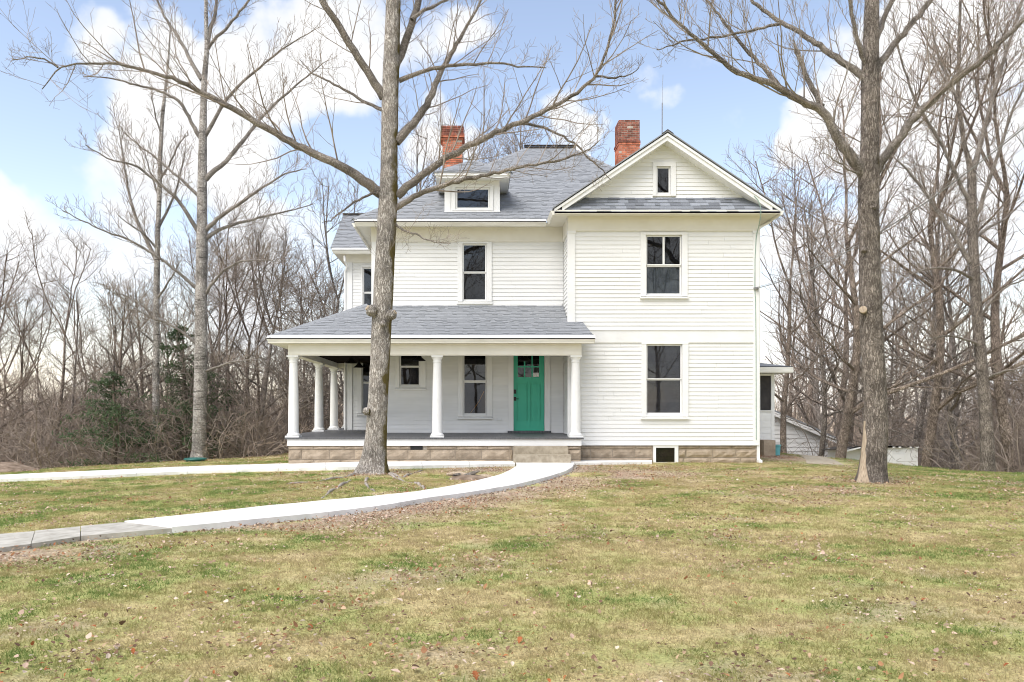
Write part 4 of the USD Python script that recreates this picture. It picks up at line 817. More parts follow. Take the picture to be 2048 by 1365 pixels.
def trunk_mesh(line, rad, sides=36, step=.14, furrow=.05, seed=1, flare=True, lobes=5):
    n = max(8, int(np.linalg.norm(np.diff(line, axis=0), axis=1).sum() / step))
    P = resample(np.c_[line, rad], n); p, R_ = smooth_line(P[:, :3], 3), smooth_line(P[:, 3:], 2)[:, 0]
    th = np.arange(sides) * 2 * math.pi / sides; h = p[:, 2] - p[0, 2]
    TH, Hh = np.meshgrid(th, h); c, s_ = np.cos(TH), np.sin(TH)
    q = np.stack([c * 5.5, s_ * 5.5, Hh * 1.1], -1)
    ridg = 1 - 2 * np.abs(meshkit.fbm(q * 1.3, 3, seed) - .5) * 2
    k = 1 + furrow * (ridg - .6) + .05 * (meshkit.fbm(np.stack([c * 1.2, s_ * 1.2, Hh * .7], -1), 2, seed + 9) - .5)
    if flare: k = k + .24 * np.exp(-Hh / .30) * (.5 + .8 * np.cos(TH * lobes + seed) + .6 * np.cos(TH * 3 + 1.3 * seed))
    v = np.stack([p[:, 0, None] + R_[:, None] * k * c, p[:, 1, None] + R_[:, None] * k * s_, np.broadcast_to(p[:, 2, None], TH.shape)], -1)
    return v.reshape(-1, 3), TUBEF(n, sides)

OPT = dict(t0=.12, ang=.85, lift=.28, lmin=.16, rmin=.0038, wig=.10, up=.06, limb_level=2, n=[3, 6, 7], rel=.46, thick=.0105)
def traced_tree(name, label, trunk_px, Y, limbs, bk, lb, tw, seed, group=None, opt={}, twn=(9, 2), sides=36, furrow=.05, trunk_twigs=0, base_drop=.15):
    """trunk_px: (px, py, width px) upwards; limbs: (points px, start width, end width, how far the tip leans towards (-) or away from us in metres)"""
    r = np.random.default_rng(seed); o = {**OPT, **opt}
    line = np.array([at(a, b, Y) for a, b, _ in trunk_px]); rad = np.array([w * .465 / FX * Y for *_, w in trunk_px])
    line = np.vstack([line[0] - [0, 0, base_drop], line]); rad = np.r_[rad[0] * 1.1, rad]
    t = thing(name, label, 'tree', line[0], group=group)
    tm = trunk_mesh(line, rad, sides, furrow=furrow, seed=seed); th = part(t, 'trunk', tm, bk, smooth=True); t.trunk = tm[0].reshape(-1, sides, 3)
    for k, (pts, w0, w1, dep) in enumerate(limbs):
        p = np.asarray(pts, float); s = np.r_[0, np.cumsum(np.linalg.norm(np.diff(p, axis=0), axis=1))]; s /= s[-1]
        yy = Y + dep * s ** 1.1 + np.sin(s * 5 + k) * .06 * abs(dep) * s
        q = np.array([at(a, b, y) for (a, b), y in zip(p, yy)])
        q = smooth_line(resample(q, max(8, int(len(p) * 2.5))), 1); q[1:] += r.normal(size=(len(q) - 1, 3)) * .012
        w = np.interp(np.linspace(0, 1, len(q)), [0, .12, .82, 1], [w0 * 1.15, w0 * .92, w1 * 1.1, min(w1, 1.6) if p[-1][1] > 2 and p[-1][0] < 2045 else w1]) / 2 / FX * Y
        mb, tb = MB(), MB(); mb.tube(q, w, 10 if w0 > 7 else 7)
        Ln = np.linalg.norm(np.diff(q, axis=0), axis=1).sum()
        spread(tb, tb, q, w, r, twn[1], max(5, int(twn[0] * Ln / 2.3)), .40, {**o, 'limb_level': 9, 'lmax': o.get('lmax', 1.5)})
        lh = part(t, 'limb', mb, lb, smooth=True); part(lh, 'twigs', tb, tw, kind='stuff')
    if trunk_twigs:
        tb = MB(); q = line[2:]; spread(tb, tb, q, rad[2:] * .02 + .004, r, 1, trunk_twigs, .05, {**o, 't0': .3, 'lmin': .3, 'limb_level': 9, 'lmax': 1.2}); part(th, 'shoots', tb, tw, kind='stuff')
    return t, line, rad

T1 = [(745, 950, 74), (745, 940, 64), (748, 925, 56), (750, 900, 50), (753, 863, 45), (757, 780, 42), (761, 698, 42), (765, 620, 43), (770, 520, 42), (774, 440, 41), (777, 395, 41), (778, 340, 37), (779, 280, 36), (780, 200, 35), (782, 140, 35), (784, 80, 33), (786, 20, 32), (789, -60, 29), (792, -150, 24), (795, -260, 16), (797, -360, 7)]
L1 = [([(762, 388), (748, 378), (722, 358), (697, 340), (655, 320), (615, 301), (580, 284), (547, 263), (518, 248), (492, 232), (450, 210), (410, 188), (364, 164), (325, 150), (290, 140), (246, 130), (198, 125), (147, 130), (116, 135), (85, 181)], 19, 4, -1.2),
      ([(116, 135), (96, 120), (51, 114), (24, 121)], 4, 2, -.2),
      ([(764, 220), (735, 207), (705, 190), (676, 173), (655, 162), (636, 153), (618, 143), (600, 120)], 7, 3, .8),
      ([(768, 196), (758, 180), (735, 145), (704, 97), (679, 54), (655, 20), (643, 0), (625, -40), (600, -110)], 17, 10, -.8),
      ([(776, 175), (788, 144), (800, 115), (811, 85), (827, 36), (838, 0), (848, -50), (855, -120)], 19, 10, .5),
      ([(824, 40), (840, 25), (862, 14), (885, 4), (920, -12)], 8, 4, .4),
      ([(792, 284), (805, 270), (827, 246), (843, 228), (856, 206), (866, 184), (874, 162), (885, 135), (907, 101), (920, 78), (932, 54), (957, 14), (970, -20)], 18, 5, .9),
      ([(798, 162), (815, 153), (850, 142), (885, 134), (943, 128), (986, 127), (1030, 131), (1065, 133), (1095, 137)], 9, 3, -.6),
      ([(794, 392), (812, 377), (831, 361), (860, 341), (885, 321), (921, 300), (960, 282), (993, 265), (1040, 246), (1080, 227), (1120, 206), (1150, 190), (1174, 170), (1192, 152), (1203, 130), (1212, 102), (1228, 54), (1232, 0)], 16, 4.5, -1.0),
      ([(1040, 247), (1070, 251), (1102, 260), (1145, 285), (1165, 302), (1181, 318), (1205, 342), (1221, 361)], 6, 2.5, -.5),
      ([(1192, 153), (1220, 156), (1246, 155), (1265, 147), (1279, 137)], 5, 2, -.4),
      ([(788, 418), (810, 404), (834, 390), (860, 380), (885, 372), (921, 361), (960, 353), (993, 347), (1015, 340), (1066, 330), (1102, 325), (1130, 318), (1156, 309), (1180, 298), (1200, 282)], 11, 4, -1.3),
      ([(770, 383), (750, 387), (732, 393), (715, 401), (683, 423), (661, 441), (645, 446)], 6, 2.5, -1.0),
      ([(782, 440), (800, 456), (818, 466), (837, 472), (855, 481), (880, 486), (902, 488)], 5, 2, -.9)]
t1, ln1, rd1 = traced_tree('front_tree', 'tall bare grey tree in front of the porch, beside the curving footpath', T1, 17.9, L1, M['bark1'], M['limb'], M['twig'], 41, opt=dict(lmax=2.1), trunk_twigs=60)
def knob(t, c, r_, m, nrm=None, cut=None):
    s = trimesh.creation.icosphere(3, r_); v = np.array(s.vertices); v *= (1 + .35 * (meshkit.fbm(v / r_ * 1.7 + 7, 3, 5) - .5))[:, None]; k = part(t, 'burl', (v + c, np.array(s.faces)), m, smooth=True)
    if nrm is not None:
        nrm = unit(nrm); a = perp(nrm, np.random.default_rng(0)); b = np.cross(nrm, a); th = np.linspace(0, 2 * math.pi, 20, endpoint=False); rr = r_ * cut
        ring = lambda R_, d: c + nrm * d + R_ * (np.cos(th)[:, None] * a + np.sin(th)[:, None] * b)
        part(k, 'cut_face', MB().add(np.vstack([ring(rr * 1.15, r_ * .6), ring(rr * 1.1, r_ * 1.0), ring(rr, r_ * 1.04), ring(rr * .05, r_ * 1.03)]), TUBEF(4, 20)), M['wound'])
knob(t1, at(744, 622, 17.72), .14, M['bark1'], (-.85, -.45, .55), .42); knob(t1, at(783, 630, 17.75), .12, M['bark1'], (.85, -.35, .55), .38); knob(t1, at(733, 823, 17.7), .09, M['bark1'])
knob(t1, at(766, 648, 17.62), .07, M['bark1'])
for pts in ([(720, 948), (690, 955), (650, 962), (600, 968), (560, 971)], [(735, 955), (730, 968), (738, 978), (752, 985)], [(775, 948), (800, 962), (830, 968)], [(770, 945), (805, 958), (822, 948), (850, 941)], [(700, 962), (660, 985), (640, 1000)], [(830, 966), (845, 975), (852, 982)]):
    g = np.array([gpt(*q) for q in pts]); g = smooth_line(resample(g, 14), 2); z = ground_z(g[:, 0], g[:, 1]) + .022 + .022 * np.sin(np.arange(14) * 1.3 + len(pts))
    z[-1] -= .06; z[0] -= .02; part(t1, 'root', MB().tube(np.c_[g, z - .02], np.linspace(.042, .02, 14), 8), M['root'], smooth=True)

T2 = [(1742, 967, 62), (1743, 955, 56), (1746, 933, 52), (1750, 880, 49), (1752, 816, 46), (1747, 730, 45), (1742, 640, 45), (1740, 560, 43), (1739, 500, 41), (1737, 400, 41), (1738, 345, 42), (1739, 300, 36), (1740, 200, 35), (1740, 150, 35), (1742, 90, 31), (1743, 40, 30), (1745, -40, 27), (1748, -150, 22), (1750, -280, 14), (1752, -380, 7)]
L2 = [([(1731, 352), (1718, 335), (1702, 316), (1686, 296), (1672, 272), (1660, 247), (1645, 222), (1625, 211), (1601, 203), (1580, 190), (1558, 175), (1530, 163), (1503, 156), (1464, 140), (1445, 124), (1425, 105), (1386, 74), (1347, 35), (1316, 0), (1295, -30)], 20, 5, -1.0),
      ([(1558, 174), (1540, 152), (1523, 132), (1505, 113), (1484, 93), (1468, 72), (1453, 51), (1414, 0), (1400, -30)], 9, 4, .5),
      ([(1644, 214), (1632, 190), (1620, 171), (1608, 142), (1597, 113), (1586, 80)], 11, 8, .2),
      ([(1730, 158), (1721, 150), (1704, 137), (1686, 125), (1662, 108), (1640, 93), (1620, 79), (1601, 66), (1580, 54), (1562, 45), (1540, 30), (1523, 17), (1503, 0), (1470, -35)], 14, 6, .9),
      ([(1562, 48), (1520, 57), (1484, 66), (1450, 72), (1421, 76), (1390, 79), (1359, 84), (1335, 94), (1312, 101)], 6, 3, -.5),
      ([(1738, 144), (1727, 118), (1717, 93), (1711, 66), (1706, 39), (1700, 0), (1692, -50)], 10, 6, -.5),
      ([(1748, 148), (1761, 126), (1776, 105), (1795, 82), (1815, 58), (1840, 28), (1858, 4), (1890, -40)], 15, 9, .6),
      ([(1752, 78), (1762, 58), (1768, 39), (1784, 4), (1795, -40)], 12, 8, .7),
      ([(1750, 345), (1762, 325), (1778, 303), (1796, 281), (1815, 255), (1835, 230), (1855, 210), (1874, 191), (1893, 175), (1912, 160), (1932, 147), (1951, 132), (1970, 116), (1990, 97), (2014, 70), (2032, 55), (2048, 39), (2085, 5)], 18, 9, -.9),
      ([(1728, 356), (1718, 350), (1700, 341), (1679, 327), (1658, 315), (1640, 305)], 5, 2, -.7)]
t2, ln2, rd2 = traced_tree('front_tree', 'bare tree on the lawn right of the house, bark torn off its lower left side', T2, 15.75, L2, M['bark2'], M['limb'], M['twigpale'], 52, opt=dict(ang=.8, lift=.45, up=.10, lmax=2.2), trunk_twigs=40, furrow=.07)
knob(t2, at(1727, 621, 15.6), .085, M['bark2'], (-.55, -.9, .1), .75); knob(t2, at(1728, 500, 15.62), .06, M['bark2']); knob(t2, at(1748, 415, 15.58), .06, M['bark2'])
# torn strip of bare wood, lying on the trunk's left front
G_ = t2.trunk; axis_ = G_.mean(1); zs = axis_[:, 2]; nz_ = int(np.searchsorted(zs, az(842, 15.75))); ang_ = np.arange(36) * 10.0
wv_, wf_ = [], []
K = 13
for i in range(nz_):
    f = i / (nz_ - 1); a0 = 168 + 6 * meshkit.noise(np.array([f * 9, 2., 0]), 4); a1 = a0 + (88 - 68 * f ** .6) * (.75 + .5 * meshkit.noise(np.array([f * 8., 0, 0]), 6)); c = axis_[i]
    for k in range(K):
        a = a0 + (a1 - a0) * k / (K - 1); j = a / 10; j0 = int(j) % 36; p = G_[i, j0] * (1 - j % 1) + G_[i, (j0 + 1) % 36] * (j % 1); d = p - c; d[2] = 0
        wv_.append(p + d / np.linalg.norm(d) * (.007 if 0 < k < K - 1 else -.02))
for i in range(nz_ - 1):
    for k in range(K - 1): wf_.append([i * K + k, i * K + k + 1, (i + 1) * K + k + 1, (i + 1) * K + k])
part(t2, 'torn_strip', MB().add(wv_, wf_), M['wound'], smooth=True, label='bare tan wood where the bark is torn off')

TB = [(397, 914, 32), (398, 900, 29), (400, 800, 27), (402, 700, 26), (402, 600, 25), (404, 500, 24), (404, 400, 21), (405, 307, 18), (407, 205, 14), (409, 154, 12), (414, 100, 10), (412, 40, 8), (412, -40, 6), (413, -120, 3)]
LB = [([(411, 360), (428, 343), (444, 331), (465, 307), (485, 284), (503, 261), (519, 239), (554, 205), (582, 180), (608, 157), (656, 120)], 10, 3, .8),
      ([(409, 274), (428, 240), (444, 212), (462, 189), (482, 167), (505, 147), (526, 130), (577, 89), (629, 61)], 8, 2.5, -.8),
      ([(400, 275), (393, 264), (378, 236), (362, 205), (343, 193), (325, 184), (300, 176), (273, 171), (222, 155), (167, 154)], 8, 2.5, -1),
      ([(401, 396), (380, 374), (342, 342), (308, 313), (273, 287), (250, 268), (232, 253)], 7, 2.5, .9),
      ([(400, 470), (385, 446), (359, 400), (318, 366), (273, 331), (245, 325), (219, 321), (170, 290)], 9, 2.5, -1.2),
      ([(404, 160), (390, 137), (376, 110), (362, 85), (343, 55), (325, 27), (314, 0), (305, -30)], 9, 4, .6),
      ([(410, 462), (422, 452), (440, 435), (461, 420), (486, 402), (513, 383), (545, 362), (577, 345), (615, 338)], 9, 3, -.9),
      ([(412, 478), (435, 460), (470, 449), (513, 437), (560, 426), (600, 417), (629, 407)], 8, 2.5, .5),
      ([(413, 100), (430, 78), (455, 55), (475, 30), (496, 3), (510, -25)], 7, 4, -.5), ([(414, 92), (421, 60), (430, 30), (436, -20)], 9, 5, .4),
      ([(396, 580), (380, 565), (361, 550), (335, 528), (306, 507), (280, 492), (255, 478), (204, 461), (165, 442), (127, 422)], 7, 2.5, -1.1),
      ([(408, 592), (425, 565), (446, 541), (466, 529), (488, 520), (525, 521), (560, 524)], 7, 2.5, -1.),
      ([(396, 690), (365, 665), (331, 643), (297, 635), (250, 600), (200, 567)], 6, 2, -1.4),
      ([(404, 745), (430, 735), (470, 722), (520, 720)], 5, 2, -1.)]
traced_tree('pale_tree', 'tall pale-barked bare tree rising just behind the green lid, left of the house', TB, 27.6, LB, M['bark3'], M['limbpale'], M['twig'], 61, opt=dict(rmin=.0058, lmax=1.5, lift=.35, up=.08), sides=24, trunk_twigs=30)
TA = [(313, 921, 18), (312, 900, 16), (312, 762, 14), (313, 650, 13), (313, 592, 13), (314, 520, 12), (316, 456, 10), (319, 380, 10), (321, 300, 9), (325, 230, 8), (333, 160, 6), (338, 100, 4), (342, 40, 2)]
LA = [([(312, 520), (297, 486), (276, 448), (262, 410), (253, 360), (244, 301), (236, 250)], 8, 3, .6), ([(317, 455), (335, 420), (352, 380), (365, 330), (372, 290)], 6, 2.5, .8), ([(320, 360), (338, 330), (350, 300), (372, 270)], 5, 2, -.6),
      ([(315, 500), (290, 470), (262, 452), (236, 430)], 5, 2, -.9), ([(320, 400), (306, 360), (296, 330), (285, 290)], 5, 2, .5), ([(313, 600), (340, 560), (362, 520)], 5, 2, -1), ([(312, 640), (285, 610), (255, 592), (225, 585)], 5, 2, -.7), ([(313, 690), (290, 672), (262, 640)], 4, 2, -.8), ([(323, 270), (310, 230), (302, 190)], 4, 2, -.4), ([(312, 720), (285, 735), (262, 760)], 4, 2, -.8)]
traced_tree('pale_tree', 'slim pale-barked bare tree immediately left of the tallest left-hand tree', TA, 28.6, LA, M['bark3'], M['limbpale'], M['twig'], 62, opt=dict(rmin=.0058, lmax=1.4, lift=.4, up=.1), sides=20, trunk_twigs=30)
TC = [(1976, 948, 28), (1975, 900, 26), (1970, 800, 24), (1960, 700, 22), (1952, 600, 21), (1946, 500, 20), (1944, 420, 18), (1944, 350, 17), (1938, 320, 11), (1928, 290, 9), (1916, 195, 8), (1918, 90, 7), (1921, 0, 5), (1924, -80, 3)]
LC = [([(1942, 525), (1915, 484), (1893, 448), (1872, 418), (1854, 390), (1825, 352), (1796, 323), (1770, 300)], 10, 4, .8), ([(1942, 410), (1932, 394), (1905, 338), (1881, 284), (1852, 236), (1827, 195), (1810, 145), (1796, 97), (1785, 40)], 8, 3, -.7),
      ([(1943, 345), (1950, 330), (1960, 290), (1971, 249), (1985, 195), (2002, 136), (2025, 65), (2045, 0)], 11, 5, .6), ([(1946, 455), (1962, 410), (1975, 370), (2000, 295), (2025, 218), (2060, 150)], 9, 4, -.6),
      ([(1955, 640), (1985, 600), (2010, 575), (2050, 560)], 7, 3, -1.), ([(1950, 560), (1915, 540), (1880, 535), (1840, 540), (1800, 560)], 7, 2.5, -1.2), ([(1960, 690), (1925, 675), (1880, 672), (1830, 690)], 6, 2, -1.2), ([(1947, 480), (1975, 455), (2010, 440), (2050, 400)], 7, 3, 1), ([(1918, 200), (1890, 150), (1870, 90), (1860, 20)], 6, 3, .5), ([(1966, 760), (2000, 745), (2050, 735)], 6, 3, -1)]
traced_tree('wood_edge_tree', 'large dark bare tree at the wood edge on the far right, forking high up', TC, 26.0, LC, M['bark2'], M['limb'], M['twig'], 63, opt=dict(rmin=.0055, lmax=1.6, lift=.3, up=.06), sides=24, trunk_twigs=30)

# woodland: a few kinds of bare tree, each tree its own thing
def forest_kind(name, label, group, seed, height, r0, spreadiness, fork, bk, tw, loc, rot, sc, n1=16, rmin=.0062, crook=False):
    r = np.random.default_rng(seed); base = np.array([0, 0, 0.0]); tr, cr, twg = MB(), MB(), MB()
    n = 12; line = [base]; d = np.array([r.normal(0, .04), r.normal(0, .04), 1.])
    for i in range(n): d = unit(d + np.r_[r.normal(0, .05, 2), 0] + [0, 0, .12]); line.append(line[-1] + d * height * (.8 if not fork else .62) / n)
    line = np.array(line); rad = r0 * (1 - np.linspace(0, 1, n + 1) * (.62 if fork else .86)); rad[0] *= 1.35
    tr.tube(smooth_line(line), rad, 9)
    o = dict(t0=.1, ang=.74, lift=.25, lmin=.35, rmin=rmin, wig=.16, up=.045, limb_level=1, n=[4, 5, 6], rel=.50, thick=.0115)
    if crook: o |= dict(wig=.2, up=.02, ang=.85, lift=.15, rel=.55)
    tops = [(line, rad, height * .32, n1)]
    if fork:
        for k in range(r.integers(2, 4)):
            a = r.uniform(0, 6.28); q = wander(line[-1], [math.cos(a) * .45, math.sin(a) * .45, 1], height * .42, 8, r, .07, .10); rd = np.linspace(rad[-1] * .8, .02, 9); tr.tube(q, rd, 7); tops.append((q, rd, height * .24, 7))
    for (ln, rd, lim, cnt) in tops:
        m = len(ln)
        for k in range(cnt):
            t = .28 + .72 * (k + r.uniform(0, 1)) / cnt; i = min(int(t * (m - 1)), m - 2); f = t * (m - 1) - i; p = ln[i] * (1 - f) + ln[i + 1] * f
            a = k * 2.4 + r.normal(0, .4); el = r.uniform(.35, 1.0) * (1.25 if t > .6 else .8)
            dd = np.array([math.cos(a), math.sin(a), el]); L = lim * r.uniform(.6, 1.2) * (1.2 - .7 * t) * spreadiness
            b0 = max(.018, min(rd[i] * .55, L * .017)); q = wander(p, dd, L, 6, r, .24 if crook else .13, .0 if crook else .085); bd = np.linspace(b0, b0 * .3, 7); cr.tube(q, bd, 5)
            spread(cr, twg, q, bd, r, 1, r.integers(6, 10), .48, o)
    root = thing(name, label, 'tree', (0, 0, 0), group=group)
    part(root, 'trunk', tr, bk, smooth=True); c_ = part(root, 'crown', cr, bk, smooth=False); part(c_, 'twigs', twg, tw, kind='stuff')
    x = UsdGeom.Xform.Get(stage, root.path); ops = x.GetOrderedXformOps(); ops[0].Set(Gf.Vec3d(*map(float, loc))); ops[1].Set(float(rot)); ops[2].Set(Gf.Vec3f(*map(float, sc)))
    return root
fr_ = np.random.default_rng(99)
ZONES = {'left': 'bare trees in the woods left of the house', 'behind': 'bare tree tops rising behind the roof', 'right': 'bare trees in the woods right of the house'}
ZLAB = {'left': ['bare grey-brown woodland tree among the woods left of the house', 'slender bare woodland tree in the woods left of the house', 'forked bare tree in the woods left of the house', 'small crooked bare tree in the woods left of the house'],
        'behind': ['bare tree whose twiggy top rises behind the house roof'] * 3,
        'right': ['bare grey-brown woodland tree among the woods right of the house', 'slender bare woodland tree in the woods right of the house', 'forked bare tree in the woods right of the house', 'small crooked bare tree in the woods right of the house']}
spots = []
def zone(zn, n, px0, px1, Y0, Y1, h0, h1, gap):
    k = 0; tries = 0
    while k < n and tries < 4000:
        tries += 1; Y = Y0 + (Y1 - Y0) * fr_.random() ** 1.2; x = ax(fr_.uniform(px0, px1), Y)
        if any((x - a) ** 2 + (Y - b) ** 2 < gap ** 2 for a, b, *_ in spots): continue
        if shapely.contains_xy(house_foot.buffer(1.0), x, Y): continue
        spots.append((x, Y, fr_.uniform(h0, h1), zn)); k += 1
zone('left', 18, -40, 560, 29.5, 36, 8.5, 12, 1.4); zone('left', 26, -60, 680, 36, 60, 9.5, 14, 2.2)
zone('left', 8, 560, 705, 34, 50, 9.5, 13, 1.3); zone('behind', 6, 810, 1080, 46, 55, 19.5, 22, 2.4)
for a in ((1567, 31.5, 13, 'right'), (1632, 33, 15.5, 'right'), (1672, 29.8, 15.5, 'right'), (1690, 34, 17, 'right'), (1667, 40, 18, 'right'), (1845, 30, 17, 'right'), (1925, 30.5, 16, 'right'), (2030, 28, 18, 'right'), (1815, 34, 18, 'right'), (1890, 37, 19, 'right')):
    spots.append((ax(a[0], a[1]), *a[1:]))
zone('left_low', 16, -60, 660, 29, 42, 5, 7.5, 1.3); zone('right_low', 12, 1570, 2110, 29.5, 42, 5, 8, 1.5); zone('right', 22, 1560, 2100, 33, 60, 13, 19, 2.2)
KINDS = [(0, 101, 12., .155, 1.0, False, 'bark4', 'twig', 18), (0, 102, 13., .17, 1.1, False, 'bark5', 'brush', 17), (1, 103, 12., .105, .75, False, 'bark4', 'twig', 18), (2, 104, 13., .18, 1.0, True, 'bark4', 'twig', 10), (2, 105, 12., .155, 1.15, True, 'bark5', 'brush', 9), (1, 106, 13., .12, .8, True, 'bark5', 'twig', 10), (3, 107, 7., .085, 1.7, False, 'bark4', 'twigpale', 20), (3, 108, 6., .07, 1.8, True, 'bark5', 'brush', 9)]
protos = {}
for i, (x, Y, h, zn) in enumerate(spots):
    k = int(fr_.integers(0, 6)) if zn != 'behind' else int(fr_.choice([0, 2, 3, 5])); crook = zn.endswith('_low'); zn = zn.replace('_low', '')
    if crook: k = 6 + int(fr_.integers(0, 2))
    li, sd_, H0, r0, sp, fk, bk, tw, n1 = KINDS[k]
    s = h / H0; z = float(ground_z(x, Y)) - .1; lab = ZLAB[zn][li]; nm = 'woodland_tree'
    grp = ZONES[zn] if zn == 'behind' else f"{['', 'slender ', 'forked ', 'small crooked '][li]}{ZONES[zn]}"
    args = ((x, Y, z), fr_.uniform(0, 360), (s * fr_.uniform(.85, 1.1),) * 2 + (s,))
    if k not in protos: protos[k] = forest_kind(nm, lab, grp, sd_, H0, r0, sp, fk, M[bk], M[tw], *args, n1=n1, crook=crook)
    else: copy_of(protos[k], nm, lab, 'tree', *args, group=grp)
# trees across the lane behind us, seen only as reflections in the window panes
for j, (x, Y, h) in enumerate([(1.5, -9, 13), (-5, -12, 14), (6.5, -14, 15), (-1.5, -20, 16), (3.5, -24, 17), (-9, -22, 15), (10, -22, 16), (-14, -18, 15), (15, -20, 15), (0, -30, 18), (6, -32, 18), (-6, -33, 18)]):
    copy_of(protos[[0, 1, 3, 4, 2][j % 5]] if (j % 5 if j % 5 < 2 else [3, 4, 2][j % 5 - 2]) in protos else list(protos.values())[0], 'woodland_tree', 'bare tree mirrored in the window panes', 'tree', (x, Y, float(ground_z(x, Y))), j * 77, (h / 12,) * 3, group='bare trees mirrored in the window panes')

# evergreens in the left woods
def evergreen(label, px, ptop, Y, width, seed):
    r = np.random.default_rng(seed); x = ax(px, Y); zb = float(ground_z(x, Y)); zt = az(ptop, Y); h = zt - zb
    t = thing('evergreen_tree', label, 'tree', (x, Y, zb)); part(t, 'trunk', MB().tube([[x, Y, zb - .2], [x + .1, Y, zb + h * .5], [x, Y, zt - .1]], [.13, .08, .02], 8), M['bark5'], smooth=True)
    V, F, n = [], [], 0; br = MB()
    for k in range(int(h * 13)):
        f = r.random() ** .8; z = zb + h * (.04 + .94 * f); a = r.uniform(0, 6.28); L = width * (1 - f) ** .75 * r.uniform(.55, 1.1) + .15
        q = wander([x, Y, z], [math.cos(a), math.sin(a), .12], L, 4, r, .1, -.03); br.tube(q, np.linspace(.02, .006, 5), 3)
        m = int(16 + L * 34); ts = r.random(m) ** .7 * 4; i = np.minimum(ts.astype(int), 3); c = q[i] + (q[i + 1] - q[i]) * (ts - i)[:, None] + r.normal(0, .07 + .04 * L, (m, 3)) * [1, 1, .55]
        d1 = r.normal(size=(m, 3)); d1 /= np.linalg.norm(d1, axis=1, keepdims=True); d2 = np.cross(d1, r.normal(size=(m, 3))); d2 /= np.linalg.norm(d2, axis=1, keepdims=True); l = r.uniform(.07, .15, (m, 1))
        tri = np.stack([c - d1 * l, c + d1 * l, c + d2 * l * .35], 1); V.append(tri.reshape(-1, 3)); F.append(np.arange(m * 3).reshape(-1, 3) + n); n += m * 3
    c_ = part(t, 'branch', br, M['bark5'], kind='stuff'); part(t, 'crown', (np.vstack(V), np.vstack(F)), M['needle'])
evergreen('green pine standing between the two pale-barked trees', 365, 648, 29.6, 3.0, 1); evergreen('low green pine left of the slim pale-barked tree', 225, 742, 27.6, 2.6, 2)
evergreen('green pine in the woods just right of the tallest left-hand tree', 455, 760, 34, 2.2, 3)

# undergrowth and the far wood, which read as one mass
def brush_proto(seed, h, stems, lean, rmin):
    r = np.random.default_rng(seed); mb = MB()
    o = dict(t0=.12, ang=.95, lift=.12, lmin=.25, rmin=rmin, wig=.22, up=.0, limb_level=9, n=[4, 5], rel=.6, thick=.010)
    for k in range(stems):
        a = r.uniform(0, 6.28); p = [r.normal(0, .35), r.normal(0, .35), -.2]; L = h * r.uniform(.5, 1.1)
        q = wander(p, [math.cos(a) * lean, math.sin(a) * lean, 1], L, 6, r, .2, -.02); rd = np.linspace(.010 + .008 * h / 3, rmin, 7); mb.tube(q, rd, 3); spread(mb, mb, q, rd, r, 1, 9, .5, o)
    return mb.arrays()
bp_ = [brush_proto(200 + k, h, st_, ln_, .0065) for k, (h, st_, ln_) in enumerate([(3.4, 8, .7), (4.4, 7, .6), (2.4, 10, 1.0), (3.8, 8, .8), (1.8, 10, 1.1)])]
bm_ = [M['brush'], M['brush'], M['brush'], M['twig'], M['redbrush']]
P_, I_ = [], []
while len(P_) < 310:
    side_ = fr_.random() < .55; Y = 28 + 36 * fr_.random() ** 1.3
    x = ax(fr_.uniform(-120, 690) if side_ else fr_.uniform(1570, 2130), Y)
    edge = 27.5 + (x + 7) * .6 if x < -7 else 29; edge = max(edge, 21) if x < 0 else 26.5
    if Y < edge + 1.5 or shapely.contains_xy(house_foot.buffer(.8), x, Y): continue
    if 11.5 < x < 18.5 and Y < 33: continue
    if 9 < x < 20 and fr_.random() < .5: continue
    P_.append((x, Y)); I_.append(int(fr_.choice(5, p=[.27, .2, .22, .26, .05])))
P_ = np.array(P_); q_ = qaxis((0, 0, 1), fr_.uniform(0, 6.28, len(P_))); sc_ = fr_.uniform(.7, 1.35, len(P_))
instancer('undergrowth', bp_, bm_, np.c_[P_, ground_z(P_[:, 0], P_[:, 1])], q_, np.repeat(sc_[:, None], 3, 1), I_, 'tangled bare brown brush between the woodland trees', 'brush')
def far_proto(seed):
    r = np.random.default_rng(seed); mb = MB(); h = 9
    for k in range(4):
        x0, y0 = r.uniform(-4, 4, 2); q = wander([x0, y0, -.5], [0, 0, 1], h * r.uniform(.7, 1.1), 5, r, .06, .1); mb.tube(q, np.linspace(.16, .03, 6), 4)
        spread(mb, mb, q, np.linspace(.16, .03, 6), r, 1, 15, .32, dict(t0=.1, ang=.7, lift=.3, lmin=.5, rmin=.022, wig=.15, up=.1, limb_level=9, n=[6, 5], rel=.5, thick=.012))
    for k in range(22):
        x0, y0 = r.uniform(-5, 5, 2); mb.tube(wander([x0, y0, -.5], [r.normal(0, .3), r.normal(0, .3), 1], r.uniform(2.5, 6), 3, r, .15, .05), [.05, .035, .03, .02], 3)
    return mb.arrays()
fp_ = [far_proto(300 + k) for k in range(4)]; P_ = []
while len(P_) < 360:
    Y = 62 + 210 * fr_.random() ** 1.4; P_.append((ax(fr_.uniform(-200, 2250), Y), Y))
P_ = np.array(P_)
instancer('far_wood', fp_, [M['brush'], M['twig'], M['brush'], M['brush']], np.c_[P_, ground_z(P_[:, 0], P_[:, 1])], qaxis((0, 0, 1), fr_.uniform(0, 6.28, len(P_))), np.repeat(fr_.uniform(.7, 1.2, (len(P_), 1)), 3, 1), fr_.integers(0, 4, len(P_)), 'far-off brown bare wood beyond the nearer trees', 'wood')

